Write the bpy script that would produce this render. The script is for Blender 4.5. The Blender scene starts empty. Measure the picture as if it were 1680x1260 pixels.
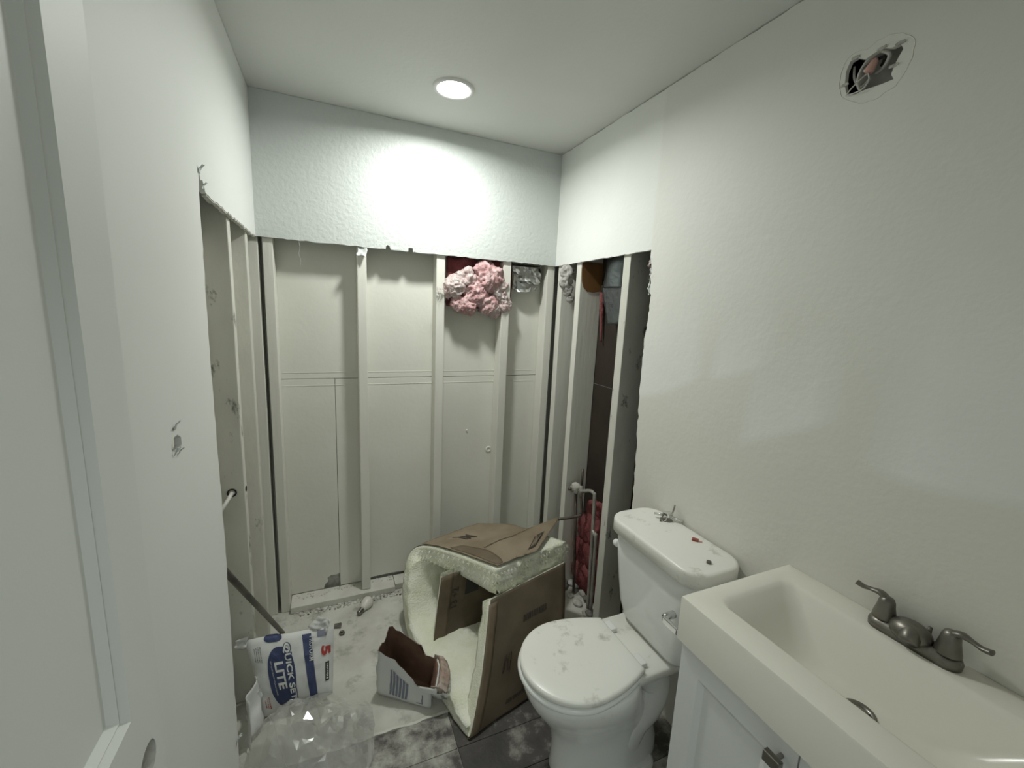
import bpy, bmesh, math, random
from mathutils import Vector, noise, Matrix
from mathutils.geometry import delaunay_2d_cdt

random.seed(7)
scene = bpy.context.scene
COL = scene.collection

# ------------------------------------------------------------------ camera
YAW, PIT, ROL, FPX = 0.410446, -0.169434, 0.046359, 684.0
CAM = Vector((0.30328, -2.23551, 1.61456))
_f = Vector((math.sin(YAW) * math.cos(PIT), math.cos(YAW) * math.cos(PIT), math.sin(PIT)))
_r0 = Vector((math.cos(YAW), -math.sin(YAW), 0))
_u0 = _r0.cross(_f)
_r = _r0 * math.cos(ROL) + _u0 * math.sin(ROL)
_u = -_r0 * math.sin(ROL) + _u0 * math.cos(ROL)
cd = bpy.data.cameras.new('camera')
cd.sensor_fit = 'HORIZONTAL'
cd.sensor_width = 36.0
cd.lens = FPX / 1680 * 36.0
cd.clip_start = 0.01
cam = bpy.data.objects.new('camera', cd)
COL.objects.link(cam)
cam.matrix_world = Matrix(((_r.x, _u.x, -_f.x, CAM.x), (_r.y, _u.y, -_f.y, CAM.y), (_r.z, _u.z, -_f.z, CAM.z), (0, 0, 0, 1)))
scene.camera = cam

# ------------------------------------------------------------------ world, lights, exposure
wd = bpy.data.worlds.new('world')
scene.world = wd
wd.use_nodes = True
wd.node_tree.nodes['Background'].inputs[0].default_value = (0.80, 0.90, 0.86, 1)
wd.node_tree.nodes['Background'].inputs[1].default_value = 0.28
vs = scene.view_settings
vs.view_transform = 'Standard'
vs.look = 'None'
vs.exposure = 0.90
vs.gamma = 1.0
vs.use_curve_mapping = False
LAMP = Vector((0.783, -0.400, 2.502))
LAMP_POWER = 6.9
HALL_FILL_POWER = 5.0
hl = bpy.data.lights.new('hall_fill_light', 'AREA')  # added fill light behind the camera, unseen and without a fixture
hl.shape = 'DISK'
hl.size = 0.5
hl.energy = HALL_FILL_POWER
hl.color = (0.93, 1.0, 0.95)
hlo = bpy.data.objects.new('hall_fill_light', hl)
COL.objects.link(hlo)
hlo.location = (0.45, -3.3, 2.46)

W, H, HB = 1.52, 2.502, 1.898           # room width, ceiling, bottom edge of the remaining drywall


# ------------------------------------------------------------------ helpers
def ray(px, py):
    return _r * ((px - 840) / FPX) - _u * ((py - 630) / FPX) + _f


def onx(px, py, x):
    d = ray(px, py)
    return CAM + d * ((x - CAM.x) / d.x)


def ony(px, py, y):
    d = ray(px, py)
    return CAM + d * ((y - CAM.y) / d.y)


def onz(px, py, z):
    d = ray(px, py)
    return CAM + d * ((z - CAM.z) / d.z)


def obj(name, verts, faces, m, parent=None, smooth=False, bevel=0, solid=0, sub=0):
    me = bpy.data.meshes.new(name)
    me.from_pydata([tuple(v) for v in verts], [], faces)
    me.update()
    bm = bmesh.new()
    bm.from_mesh(me)
    bmesh.ops.recalc_face_normals(bm, faces=bm.faces)
    bm.to_mesh(me)
    bm.free()
    if m:
        me.materials.append(m)
    if smooth:
        for p in me.polygons:
            p.use_smooth = True
    o = bpy.data.objects.new(name, me)
    COL.objects.link(o)
    if parent:
        o.parent = parent
        o.matrix_parent_inverse = Matrix.Translation(parent.location).inverted() if parent.type == 'EMPTY' else Matrix.Identity(4)
    if solid:
        md = o.modifiers.new('s', 'SOLIDIFY')
        md.thickness = solid
        md.offset = 0
    if bevel:
        md = o.modifiers.new('b', 'BEVEL')
        md.width = bevel
        md.segments = 2
        md.limit_method = 'ANGLE'
    if sub:
        md = o.modifiers.new('u', 'SUBSURF')
        md.levels = sub
        md.render_levels = sub
    return o


def tag(o, label, cat, group=None, kind=None):
    o['label'] = label
    o['category'] = cat
    if group:
        o['group'] = group
    if kind:
        o['kind'] = kind
    return o


def empty(name, loc, label, cat, group=None, kind=None):
    o = bpy.data.objects.new(name, None)
    o.empty_display_size = 0.05
    COL.objects.link(o)
    o.location = loc
    return tag(o, label, cat, group, kind)


def boxvf(x0, x1, y0, y1, z0, z1):
    v = [(x, y, z) for z in (z0, z1) for y in (y0, y1) for x in (x0, x1)]
    f = [(0, 1, 3, 2), (4, 5, 7, 6), (0, 1, 5, 4), (2, 3, 7, 6), (0, 2, 6, 4), (1, 3, 7, 5)]
    return v, f


def merge(*parts):
    V, F = [], []
    for v, f in parts:
        n = len(V)
        V += [tuple(p) for p in v]
        F += [tuple(i + n for i in q) for q in f]
    return V, F


def box(name, b, m, parent=None, bevel=0.0015, smooth=False):
    v, f = boxvf(*b)
    return obj(name, v, f, m, parent, smooth, bevel)


def loft(rings, cap0=True, cap1=True, closed=True):
    n = len(rings[0])
    V = [tuple(p) for r in rings for p in r]
    F = []
    for i in range(len(rings) - 1):
        for j in range(n if closed else n - 1):
            k = (j + 1) % n
            F.append((i * n + j, i * n + k, (i + 1) * n + k, (i + 1) * n + j))
    if cap0:
        F.append(tuple(range(n)))
    if cap1:
        F.append(tuple((len(rings) - 1) * n + j for j in range(n)))
    return V, F


def frame(t):
    t = t.normalized()
    a = Vector((0, 0, 1)) if abs(t.z) < 0.9 else Vector((1, 0, 0))
    s = t.cross(a).normalized()
    return s, t.cross(s).normalized()


def tube(pts, r, n=10, flat=1.0, up=None):
    pts = [Vector(p) for p in pts]
    rings = []
    prev = None
    for i, p in enumerate(pts):
        t = (pts[min(i + 1, len(pts) - 1)] - pts[max(i - 1, 0)]).normalized()
        if prev is None:
            s, q = frame(t)
            if up:
                s = t.cross(Vector(up)).normalized()
                q = s.cross(t)
        else:
            s = (prev - t * prev.dot(t)).normalized()
            q = t.cross(s)
        prev = s
        rr = r[i] if isinstance(r, (list, tuple)) else r
        rings.append([p + s * (math.cos(a) * rr) + q * (math.sin(a) * rr * flat) for a in (2 * math.pi * k / n for k in range(n))])
    return loft(rings)


def smoothpath(pts, k=6):
    pts = [Vector(p) for p in pts]
    out = []
    for i in range(len(pts) - 1):
        p0 = pts[max(i - 1, 0)]
        p1 = pts[i]
        p2 = pts[i + 1]
        p3 = pts[min(i + 2, len(pts) - 1)]
        for j in range(k):
            t = j / k
            out.append(0.5 * ((2 * p1) + (p2 - p0) * t + (2 * p0 - 5 * p1 + 4 * p2 - p3) * t * t + (3 * p1 - p0 - 3 * p2 + p3) * t ** 3))
    out.append(pts[-1])
    return out


def lathe(prof, origin, axis, n=24, cap0=True, cap1=True):
    o = Vector(origin)
    ax = Vector(axis).normalized()
    s, q = frame(ax)
    rings = [[o + ax * h + s * (math.cos(2 * math.pi * k / n) * r) + q * (math.sin(2 * math.pi * k / n) * r) for k in range(n)] for r, h in prof]
    return loft(rings, cap0, cap1)


def rrect(x0, x1, y0, y1, r, z, k=5):
    out = []
    for cx, cy, a0 in ((x1 - r, y1 - r, 0), (x0 + r, y1 - r, 90), (x0 + r, y0 + r, 180), (x1 - r, y0 + r, 270)):
        for i in range(k + 1):
            a = math.radians(a0 + 90 * i / k)
            out.append(Vector((cx + r * math.cos(a), cy + r * math.sin(a), z)))
    return out


def fbm(p, s, o=4):
    return noise.fractal(Vector(p) * s, 1.0, 2.0, o)


def inpoly(x, y, poly):
    c = False
    n = len(poly)
    j = n - 1
    for i in range(n):
        xi, yi = poly[i][0], poly[i][1]
        xj, yj = poly[j][0], poly[j][1]
        if (yi > y) != (yj > y) and x < (xj - xi) * (y - yi) / (yj - yi) + xi:
            c = not c
        j = i
    return c


def rag(p0, p1, n, amp, seed):
    rnd = random.Random(seed)
    p0 = Vector(p0)
    p1 = Vector(p1)
    d = p1 - p0
    nn = Vector((-d.y, d.x)).normalized()
    out = []
    for i in range(n + 1):
        t = i / n
        if 0 < i < n:
            t += rnd.uniform(-.3, .3) / n
        w = amp * rnd.uniform(-1, 1) if 0 < i < n else 0
        out.append(p0 + d * t + nn * w)
    return out


def slab(name, outline, holes, to3, thick, step, m, parent=None, tone=None):
    """a flat sheet with any outline and holes; front at depth 0, back at depth thick"""
    pts, edges = [], []
    for loop in [outline] + holes:
        b = len(pts)
        pts += [Vector((p[0], p[1])) for p in loop]
        n = len(loop)
        edges += [(b + i, b + (i + 1) % n) for i in range(n)]
    xs = [p[0] for p in outline]
    ys = [p[1] for p in outline]
    if step:
        x = min(xs) + step / 2
        while x < max(xs):
            y = min(ys) + step / 2
            while y < max(ys):
                if inpoly(x, y, outline) and not any(inpoly(x, y, h) for h in holes):
                    pts.append(Vector((x, y)))
                y += step
            x += step
    r = delaunay_2d_cdt(pts, edges, [], 0, 1e-6)
    P, T = r[0], r[2]
    tris = []
    for t in T:
        c = sum((P[i] for i in t), Vector((0, 0))) / len(t)
        if inpoly(c.x, c.y, outline) and not any(inpoly(c.x, c.y, h) for h in holes):
            tris.append(tuple(t))
    n = len(P)
    V = [to3(p.x, p.y, 0) for p in P] + [to3(p.x, p.y, thick) for p in P]
    F = list(tris) + [tuple(i + n for i in reversed(t)) for t in tris]
    cnt = {}
    for t in tris:
        for i in range(len(t)):
            e = (t[i], t[(i + 1) % len(t)])
            cnt[tuple(sorted(e))] = cnt.get(tuple(sorted(e)), []) + [e]
    for e in cnt.values():
        if len(e) == 1:
            a, b = e[0]
            F.append((b, a, a + n, b + n))
    o = obj(name, V, F, m, parent)
    if tone:
        at = o.data.color_attributes.new('tone', 'FLOAT_COLOR', 'POINT')
        for i, p in enumerate(P):
            v = tone(p.x, p.y)
            at.data[i].color = (v, v, v, 1)
            at.data[i + n].color = (v, v, v, 1)
    return o


_tc = {}


def dashes(fn, n, length, height, seed):
    """a line of print too small to read: short dashes along x, mapped by fn"""
    rn_ = random.Random(seed)
    V_, F_ = [], []
    x = -length / 2
    st_ = length / n
    for _ in range(n):
        w_ = st_ * rn_.uniform(.45, .9)
        b_ = len(V_)
        hh = height * rn_.uniform(.7, 1)
        V_ += [fn(x, -hh / 2), fn(x + w_, -hh / 2), fn(x + w_, hh / 2), fn(x, hh / 2)]
        F_.append((b_, b_ + 1, b_ + 2, b_ + 3))
        x += st_
    return V_, F_


def textvf(s, bold=0.0):
    """letter outlines as a flat mesh, 1 unit high capitals about 0.7"""
    if (s, bold) in _tc:
        return _tc[(s, bold)]
    cu = bpy.data.curves.new('t', 'FONT')
    cu.body = s
    cu.resolution_u = 3
    cu.offset = bold
    cu.align_x = 'CENTER'
    cu.align_y = 'CENTER'
    o = bpy.data.objects.new('t', cu)
    COL.objects.link(o)
    bpy.context.view_layer.update()
    dg = bpy.context.evaluated_depsgraph_get()
    me = bpy.data.meshes.new_from_object(o.evaluated_get(dg))
    bm = bmesh.new()
    bm.from_mesh(me)
    bmesh.ops.triangulate(bm, faces=bm.faces)
    V = [v.co.copy() for v in bm.verts]
    for i, v in enumerate(bm.verts):
        v.index = i
    F = [tuple(v.index for v in f.verts) for f in bm.faces]
    bm.free()
    bpy.data.meshes.remove(me)
    bpy.data.objects.remove(o)
    bpy.data.curves.remove(cu)
    _tc[(s, bold)] = (V, F)
    return V, F


def fitbox(V):
    x0 = min(v[0] for v in V)
    x1 = max(v[0] for v in V)
    y0 = min(v[1] for v in V)
    y1 = max(v[1] for v in V)
    return x0, x1, y0, y1


def gridvf(fn, nu, nv):
    V = [fn(i / nu, j / nv) for j in range(nv + 1) for i in range(nu + 1)]
    F = [(j * (nu + 1) + i, j * (nu + 1) + i + 1, (j + 1) * (nu + 1) + i + 1, (j + 1) * (nu + 1) + i) for j in range(nv) for i in range(nu)]
    return V, F


def hairs(points, n, length, width, seed, droop=0.3):
    """thin curved fibres growing from (point, direction) pairs"""
    rnd = random.Random(seed)
    V, F = [], []
    for _ in range(n):
        p, d = rnd.choice(points)
        p = Vector(p)
        d = (Vector(d).normalized() + Vector((rnd.uniform(-1, 1), rnd.uniform(-1, 1), rnd.uniform(-1, 1))) * 0.8).normalized()
        L = length * rnd.uniform(.3, 1)
        s = frame(d)[0] * width * rnd.uniform(.5, 1)
        k = Vector((rnd.uniform(-1, 1), rnd.uniform(-1, 1), rnd.uniform(-1, 1) - droop)) * 0.5
        b = len(V)
        for i in range(4):
            t = i / 3
            c = p + (d * t + k * t * t) * L
            w = s * (1 - t * .85)
            V += [c - w, c + w]
        F += [(b + 2 * i, b + 2 * i + 1, b + 2 * i + 3, b + 2 * i + 2) for i in range(3)]
    return V, F


def ico(c, r, sub=3, disp=0.0, sc=8, seed=0, squash=(1, 1, 1), ridge=False):
    bm = bmesh.new()
    bmesh.ops.create_icosphere(bm, subdivisions=sub, radius=1)
    V = []
    off = Vector((seed * 3.1, seed * 1.7, seed * 2.3))
    for i, v in enumerate(bm.verts):
        v.index = i
        n = v.co.normalized()
        p = Vector((n.x * squash[0], n.y * squash[1], n.z * squash[2])) * r
        d = fbm(p + off, sc, 5)
        if ridge:
            d = 0.5 - 1.25 * abs(d)
        if ridge:
            d += .10 * (.35 - abs(fbm(p + off, sc * 4.5, 3))) + .09 * (.3 - abs(fbm(Vector((p.x * .5, p.y, p.z * 1.6)) + off, sc * 9, 3)))
        V.append(Vector(c) + p + n * (disp * d))
    F = [tuple(v.index for v in f.verts) for f in bm.faces]
    bm.free()
    return V, F


# ------------------------------------------------------------------ materials
def mat(name, c1, c2=None, scale=6, rough=.7, metal=0, bump=0, bscale=60, detail=5, lo=.35, hi=.65, spec=.5, attr=None, stretch=None, blotch=None, bumpd=.004):
    m = bpy.data.materials.new(name)
    m.use_nodes = True
    nt = m.node_tree
    b = nt.nodes['Principled BSDF']
    b.inputs['Roughness'].default_value = rough
    b.inputs['Metallic'].default_value = metal
    b.inputs['Specular IOR Level'].default_value = spec
    tc = nt.nodes.new('ShaderNodeTexCoord')
    vec = tc.outputs['Object']
    if stretch:
        mp = nt.nodes.new('ShaderNodeMapping')
        mp.inputs['Scale'].default_value = stretch
        nt.links.new(vec, mp.inputs['Vector'])
        vec = mp.outputs[0]

    def nz(s, d, rg=.5):
        n = nt.nodes.new('ShaderNodeTexNoise')
        n.inputs['Roughness'].default_value = rg
        n.inputs['Scale'].default_value = s
        n.inputs['Detail'].default_value = d
        nt.links.new(vec, n.inputs['Vector'])
        return n.outputs['Fac']

    def ramp(sock, l, h, ca, cb):
        r = nt.nodes.new('ShaderNodeValToRGB')
        r.color_ramp.elements[0].position = l
        r.color_ramp.elements[1].position = h
        r.color_ramp.elements[0].color = (*ca, 1)
        r.color_ramp.elements[1].color = (*cb, 1)
        nt.links.new(sock, r.inputs[0])
        return r.outputs[0]

    if c2:
        col = ramp(nz(scale, detail), lo, hi, c1, c2)
    else:
        rgb = nt.nodes.new('ShaderNodeRGB')
        rgb.outputs[0].default_value = (*c1, 1)
        col = rgb.outputs[0]
    if blotch:                      # (colour, scale, lo, hi): stains
        cb, s, l, h = blotch
        fac = ramp(nz(s, 9, .68), l, h, (0, 0, 0), (1, 1, 1))
        mx = nt.nodes.new('ShaderNodeMix')
        mx.data_type = 'RGBA'
        nt.links.new(fac, mx.inputs[0])
        nt.links.new(col, mx.inputs[6])
        mx.inputs[7].default_value = (*cb, 1)
        col = mx.outputs[2]
    if attr:                        # second paint colour where the vertex attribute is 0
        at = nt.nodes.new('ShaderNodeAttribute')
        at.attribute_name = 'tone'
        mx = nt.nodes.new('ShaderNodeMix')
        mx.data_type = 'RGBA'
        nt.links.new(at.outputs['Fac'], mx.inputs[0])
        mx.inputs[6].default_value = (*attr, 1)
        nt.links.new(col, mx.inputs[7])
        col = mx.outputs[2]
    nt.links.new(col, b.inputs['Base Color'])
    if bump:
        bp = nt.nodes.new('ShaderNodeBump')
        bp.inputs['Strength'].default_value = bump
        bp.inputs['Distance'].default_value = bumpd
        nt.links.new(nz(bscale, 4), bp.inputs['Height'])
        nt.links.new(bp.outputs[0], b.inputs['Normal'])
    return m


M = {}
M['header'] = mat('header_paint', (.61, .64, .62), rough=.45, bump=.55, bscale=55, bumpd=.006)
M['wall'] = mat('wall_paint', (.80, .81, .78), (.83, .84, .815), scale=3, rough=.55, bump=.24, bscale=45, attr=(.735, .725, .665), bumpd=.004)
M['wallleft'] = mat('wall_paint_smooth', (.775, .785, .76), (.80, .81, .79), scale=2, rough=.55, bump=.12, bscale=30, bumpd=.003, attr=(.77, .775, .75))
M['ceiling'] = mat('ceiling_paint', (.68, .69, .66), (.71, .72, .69), scale=2, rough=.6, bump=.15, bscale=50)
M['gyp'] = mat('gypsum_core', (.62, .61, .57), (.45, .44, .40), scale=40, rough=.9, bump=.5, bscale=120)
M['panel'] = mat('sprayed_board', (.71, .705, .635), (.75, .745, .68), scale=3, rough=.62, bump=.18, bscale=40)
M['stud'] = mat('sprayed_stud', (.71, .70, .635), (.76, .75, .685), scale=10, rough=.6, bump=.3, bscale=50, stretch=(1, 1, .12))
M['studdirty'] = mat('sprayed_stud_stained', (.60, .59, .53), (.66, .65, .585), scale=10, rough=.65, bump=.3, bscale=50, stretch=(1, 1, .5), blotch=((.15, .145, .128), 14, .60, .68))
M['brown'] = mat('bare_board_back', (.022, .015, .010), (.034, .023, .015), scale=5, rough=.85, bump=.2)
M['barewood'] = mat('bare_wood', (.17, .080, .022), (.23, .11, .032), scale=14, rough=.7, bump=.2, stretch=(1, 1, .15))
M['concrete'] = mat('dusty_concrete', (.46, .45, .40), (.62, .61, .56), scale=5, rough=.9, bump=.6, bscale=40, detail=8, blotch=((.24, .235, .20), 7, .54, .72))
M['plank'] = mat('dirty_plank', (.055, .048, .044), (.12, .105, .10), scale=9, rough=.6, bump=.4, bscale=60, blotch=((.50, .49, .44), 9, .43, .66), detail=8)
M['plankdark'] = mat('dark_plank', (.035, .031, .028), (.075, .066, .06), scale=9, rough=.6, bump=.4, bscale=60, blotch=((.34, .33, .295), 9, .52, .72), detail=8)
M['plate'] = mat('dusty_plate', (.58, .57, .51), (.68, .67, .62), scale=12, rough=.8, bump=.4, bscale=60)
M['door'] = mat('door_paint', (.75, .76, .74), rough=.5, bump=.10, bscale=260, bumpd=.001)
M['white'] = mat('lamp_trim', (.80, .80, .78), rough=.4)
M['porcelain'] = mat('porcelain', (.83, .84, .82), rough=.16, blotch=((.66, .65, .60), 6, .60, .85))
M['dustyporc'] = mat('dusty_porcelain', (.82, .815, .765), rough=.28, blotch=((.50, .48, .42), 12, .585, .72))
M['vtop'] = mat('cultured_marble', (.82, .795, .715), rough=.22)
M['cab'] = mat('cabinet_paint', (.78, .79, .785), rough=.42)
M['nickel'] = mat('brushed_nickel', (.33, .315, .29), (.25, .24, .22), scale=30, rough=.33, metal=1)
M['pewter'] = mat('dull_pewter', (.24, .225, .20), (.17, .16, .145), scale=25, rough=.38, metal=.85, bump=.1)
M['chrome'] = mat('chrome', (.75, .75, .75), rough=.12, metal=1)
M['dark'] = mat('dark_void', (.012, .011, .010), rough=.9)
M['pink'] = mat('pink_fibreglass', (.55, .31, .315), (.68, .50, .50), scale=22, rough=.95, bump=1, bscale=160, bumpd=.006, spec=.1)
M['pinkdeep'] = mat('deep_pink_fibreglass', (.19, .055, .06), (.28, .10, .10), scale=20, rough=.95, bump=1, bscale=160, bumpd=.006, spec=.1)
M['pinkdust'] = mat('dusty_fibreglass', (.60, .54, .52), (.66, .50, .49), scale=22, rough=.95, bump=1, bscale=170, bumpd=.006, spec=.1)
M['greywool'] = mat('grey_fibreglass', (.42, .40, .385), (.56, .54, .52), scale=26, rough=.95, bump=1, bscale=170, bumpd=.006, spec=.1)
M['foil'] = mat('foil_facing', (.44, .44, .425), rough=.26, metal=1)
M['duct'] = mat('duct_foil', (.16, .18, .185), rough=.35, metal=1, bump=.6, bscale=40)
M['yellow'] = mat('yellow_fibreglass', (.76, .77, .61), (.84, .84, .73), scale=12, rough=.95, bump=.9, bscale=120, bumpd=.005, spec=.1)
M['kraft'] = mat('kraft_facing', (.20, .155, .10), (.27, .215, .15), scale=7, rough=.62, bump=.35, bscale=25, bumpd=.008, blotch=((.36, .32, .26), 5, .58, .80))
M['kraftdark'] = mat('kraft_flange', (.125, .092, .058), (.165, .125, .082), scale=9, rough=.6, bump=.2, bscale=25)
M['kraftshade'] = mat('kraft_facing_shaded', (.085, .064, .040), (.12, .092, .060), scale=7, rough=.6, bump=.3, bscale=25, bumpd=.006)  # darker kraft copy: shade put into the colour of side and inner paper
M['kraftink'] = mat('faded_ink_on_kraft', (.030, .024, .018), (.042, .034, .027), scale=30, rough=.6)
M['ink'] = mat('black_ink', (.035, .033, .03), rough=.6)
M['paper'] = mat('white_paper', (.62, .63, .61), (.70, .70, .68), scale=6, rough=.55, bump=.25, bscale=20, bumpd=.004)
M['blue'] = mat('blue_ink', (.040, .055, .135), rough=.5)
M['red'] = mat('red_ink', (.40, .045, .04), rough=.5)
M['greyblue'] = mat('greyblue_ink', (.20, .21, .27), rough=.6)
M['innerpaper'] = mat('brown_inner_paper', (.115, .062, .042), (.20, .115, .08), scale=9, rough=.7)
M['tanpaper'] = mat('dusted_tan_paper', (.36, .25, .20), (.50, .42, .37), scale=14, rough=.8)
M['pipe'] = mat('sprayed_pipe', (.40, .39, .36), (.30, .28, .25), scale=18, rough=.5, metal=.2)
M['pipedark'] = mat('dark_pipe', (.10, .085, .07), (.16, .13, .11), scale=18, rough=.45, metal=.5)
M['iron'] = mat('bare_iron', (.13, .12, .105), (.19, .18, .16), scale=14, rough=.45, metal=.6)
M['rubble'] = mat('plaster_rubble', (.62, .61, .57), (.42, .40, .36), scale=20, rough=.9, bump=.4)
M['rubbledark'] = mat('dark_rubble', (.10, .09, .08), (.20, .185, .165), scale=24, rough=.9, bump=.4)
M['bulb'] = mat('bulb_plastic', (.68, .66, .60), rough=.35)
M['boxmetal'] = mat('grey_box', (.46, .45, .42), (.55, .54, .51), scale=12, rough=.6, metal=.3)
M['wire'] = mat('white_wire', (.60, .58, .54), rough=.5)
M['pinkcap'] = mat('pink_cap', (.62, .36, .31), rough=.6)
M['redclip'] = mat('red_plastic', (.30, .07, .05), rough=.5)


def plastic():
    m = bpy.data.materials.new('clear_film')
    m.use_nodes = True
    nt = m.node_tree
    nt.nodes.clear()
    out = nt.nodes.new('ShaderNodeOutputMaterial')
    tr = nt.nodes.new('ShaderNodeBsdfTransparent')
    tr.inputs[0].default_value = (.93, .93, .92, 1)
    gl = nt.nodes.new('ShaderNodeBsdfGlossy')
    gl.inputs['Roughness'].default_value = .10
    gl.inputs[0].default_value = (.9, .9, .9, 1)
    df = nt.nodes.new('ShaderNodeBsdfDiffuse')
    df.inputs[0].default_value = (.66, .66, .63, 1)
    lw = nt.nodes.new('ShaderNodeLayerWeight')
    lw.inputs['Blend'].default_value = .35
    mp = nt.nodes.new('ShaderNodeMapRange')
    mp.inputs['To Min'].default_value = .08
    mp.inputs['To Max'].default_value = .55
    m1 = nt.nodes.new('ShaderNodeMixShader')
    m2 = nt.nodes.new('ShaderNodeMixShader')
    m1.inputs[0].default_value = .30
    nt.links.new(tr.outputs[0], m1.inputs[1])
    nt.links.new(df.outputs[0], m1.inputs[2])
    nt.links.new(lw.outputs['Facing'], mp.inputs['Value'])
    nt.links.new(mp.outputs[0], m2.inputs[0])
    nt.links.new(m1.outputs[0], m2.inputs[1])
    nt.links.new(gl.outputs[0], m2.inputs[2])
    nt.links.new(m2.outputs[0], out.inputs[0])
    return m


M['film'] = plastic()


def glow(name, col, s):
    m = bpy.data.materials.new(name)
    m.use_nodes = True
    b = m.node_tree.nodes['Principled BSDF']
    b.inputs['Emission Color'].default_value = (*col, 1)
    b.inputs['Emission Strength'].default_value = s
    return m


M['lens'] = glow('lamp_lens', (1.0, 1.0, .97), 14)

# ================================================================== SETTING
# ---- floor: dusty slab where the tub stood, dark planks in front of it
fl = box('floor', (-.35, 1.9, -2.45, .35, -.12, 0.0), M['concrete'], bevel=0)
tag(fl, 'dusty grey subfloor with dark dirty planks in front of the gutted alcove', 'floor', kind='structure')
JX, JY = .695, -.835
PWD, PLN = .152, .915
rnd = random.Random(3)
for r in range(10):
    y1 = JY - r * PWD
    off = JX if r < 2 else JX + (-.31, .28, .05, -.22, .37, -.1, .2, -.35)[r - 2]
    xs = [off - PLN * 2, off - PLN, off, off + PLN, off + 2 * PLN]
    for i in range(4):
        a, b = max(xs[i] + .0012, 0.001), min(xs[i + 1] - .0012, W - .001)
        if b - a < .02:
            continue
        box('plank', (a, b, y1 - PWD + .001, y1 - .001, .0, .006 + rnd.uniform(0, .0012)), M['plankdark'] if (i > 1 and r < 3) else M['plank'], fl, bevel=.0008)
# thin ledge of old flooring at the alcove edge
ed = rag((.0, -.834), (1.5, -.834), 60, .004, 5)
V = []
for p in ed:
    V += [(p.x, p.y, 0), (p.x, p.y, .007), (p.x, p.y + .012, .005), (p.x, p.y + .014, 0)]
obj('flooring_edge', *loft([V[i:i + 4] for i in range(0, len(V), 4)]), M['plate'], fl)

# ---- ceiling
LR = .080
circ = [(LAMP.x + LR * .93 * math.cos(a), LAMP.y + LR * .93 * math.sin(a)) for a in (2 * math.pi * k / 40 for k in range(40))]
ce = slab('ceiling', [(-.35, -2.45), (1.9, -2.45), (1.9, .35), (-.35, .35)], [circ], lambda u, v, d: (u, v, H + d), .02, 0, M['ceiling'])
tag(ce, 'flat white painted ceiling with one recessed round lamp', 'ceiling', kind='structure')
box('ceiling_deck', (-.35, 1.9, -2.45, .35, H + .12, H + .14), M['dark'], ce, bevel=0)

# ---- back wall: header of textured drywall, studs, boards of the next room, sole plate
hb = rag((0.0, HB), (W, HB - .004), 70, .0025, 11)
chip = []
for p in hb:
    chip.append((p.x, p.y))
chip = [c for c in chip if not (.555 < c[0] < .585 or .665 < c[0] < .695)]
k = next(i for i, c in enumerate(chip) if c[0] > .585)
chip[k:k] = [(.557, HB - .002), (.560, HB + .012), (.568, HB + .020), (.577, HB + .014), (.583, HB - .002)]
k = next(i for i, c in enumerate(chip) if c[0] > .695)
chip[k:k] = [(.668, HB - .002), (.670, HB + .016), (.690, HB + .017), (.693, HB - .003)]
top = rag((W, H - .001), (0, H - .001), 40, .0016, 12)
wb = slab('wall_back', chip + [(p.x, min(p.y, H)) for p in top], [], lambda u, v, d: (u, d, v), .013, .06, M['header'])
tag(wb, 'gutted back wall with textured white header above painted open studs', 'wall', kind='structure')

STZ0 = .040


def stud(b, parent, m='stud', seed=0):
    """a framing stud with slightly wavy faces and eased arrises"""
    x0, x1, y0, y1, z0, z1 = b
    rn = random.Random(seed * 13 + 1)
    rings = []
    nz = 16
    for i in range(nz + 1):
        z = z0 + (z1 - z0) * i / nz
        dx = .0018 * noise.noise(Vector((seed * 5.1, 0, z * 2.2)))
        dy = .0018 * noise.noise(Vector((0, seed * 3.7, z * 2.2)))
        rings.append([p + Vector((dx, dy, 0)) for p in rrect(x0, x1, y0, y1, .003, z, 2)])
    v, f = loft(rings)
    return obj('stud', v, f, M[m], parent)


YB = .102
sx = [(-.036, .005, .0), (.022, .064, .0), (.424, .468, .0), (.818, .864, .0), (1.196, 1.244, .0), (1.478, 1.527, .0)]
for i, (a, b, t) in enumerate(sx):
    stud((a, b, .014, YB - .001, 0.002 if i < 2 else STZ0, 2.49), wb, 'stud', i + 1)
# sole plate between the studs, dusty
box('sole_plate', (.066, .60, -.012, YB - .002, .002, .036), M['plate'], wb, .003)
box('sole_plate', (.602, 1.50, .010, YB - .002, .002, .036), M['plate'], wb, .003)


def crumb_strip(name, p0, p1, n, r, m, parent, seed):
    rn = random.Random(seed)
    parts = []
    for i in range(n):
        t = rn.random()
        p = Vector(p0).lerp(Vector(p1), t) + Vector((rn.uniform(-.02, .02), rn.uniform(-.02, .02), 0))
        rr = r * rn.uniform(.3, 1)
        parts.append(ico((p.x, p.y, p.z + rr * .3), rr, 1, rr * .5, 30, rn.randint(0, 99), (1, 1, .5)))
    v, f = merge(*parts)
    o = obj(name, v, f, m, parent)
    o['kind'] = 'stuff'
    return o


crumb_strip('plaster_crumbs', (.10, -.02, .0), (.62, -.02, .0), 160, .010, M['rubble'], wb, 21)
crumb_strip('plaster_crumbs', (.12, -.03, .0), (1.3, -.02, .0), 120, .007, M['rubbledark'], wb, 22)
crumb_strip('plaster_crumbs', (.08, .06, .036), (.60, .08, .036), 70, .006, M['rubble'], wb, 23)

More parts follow.
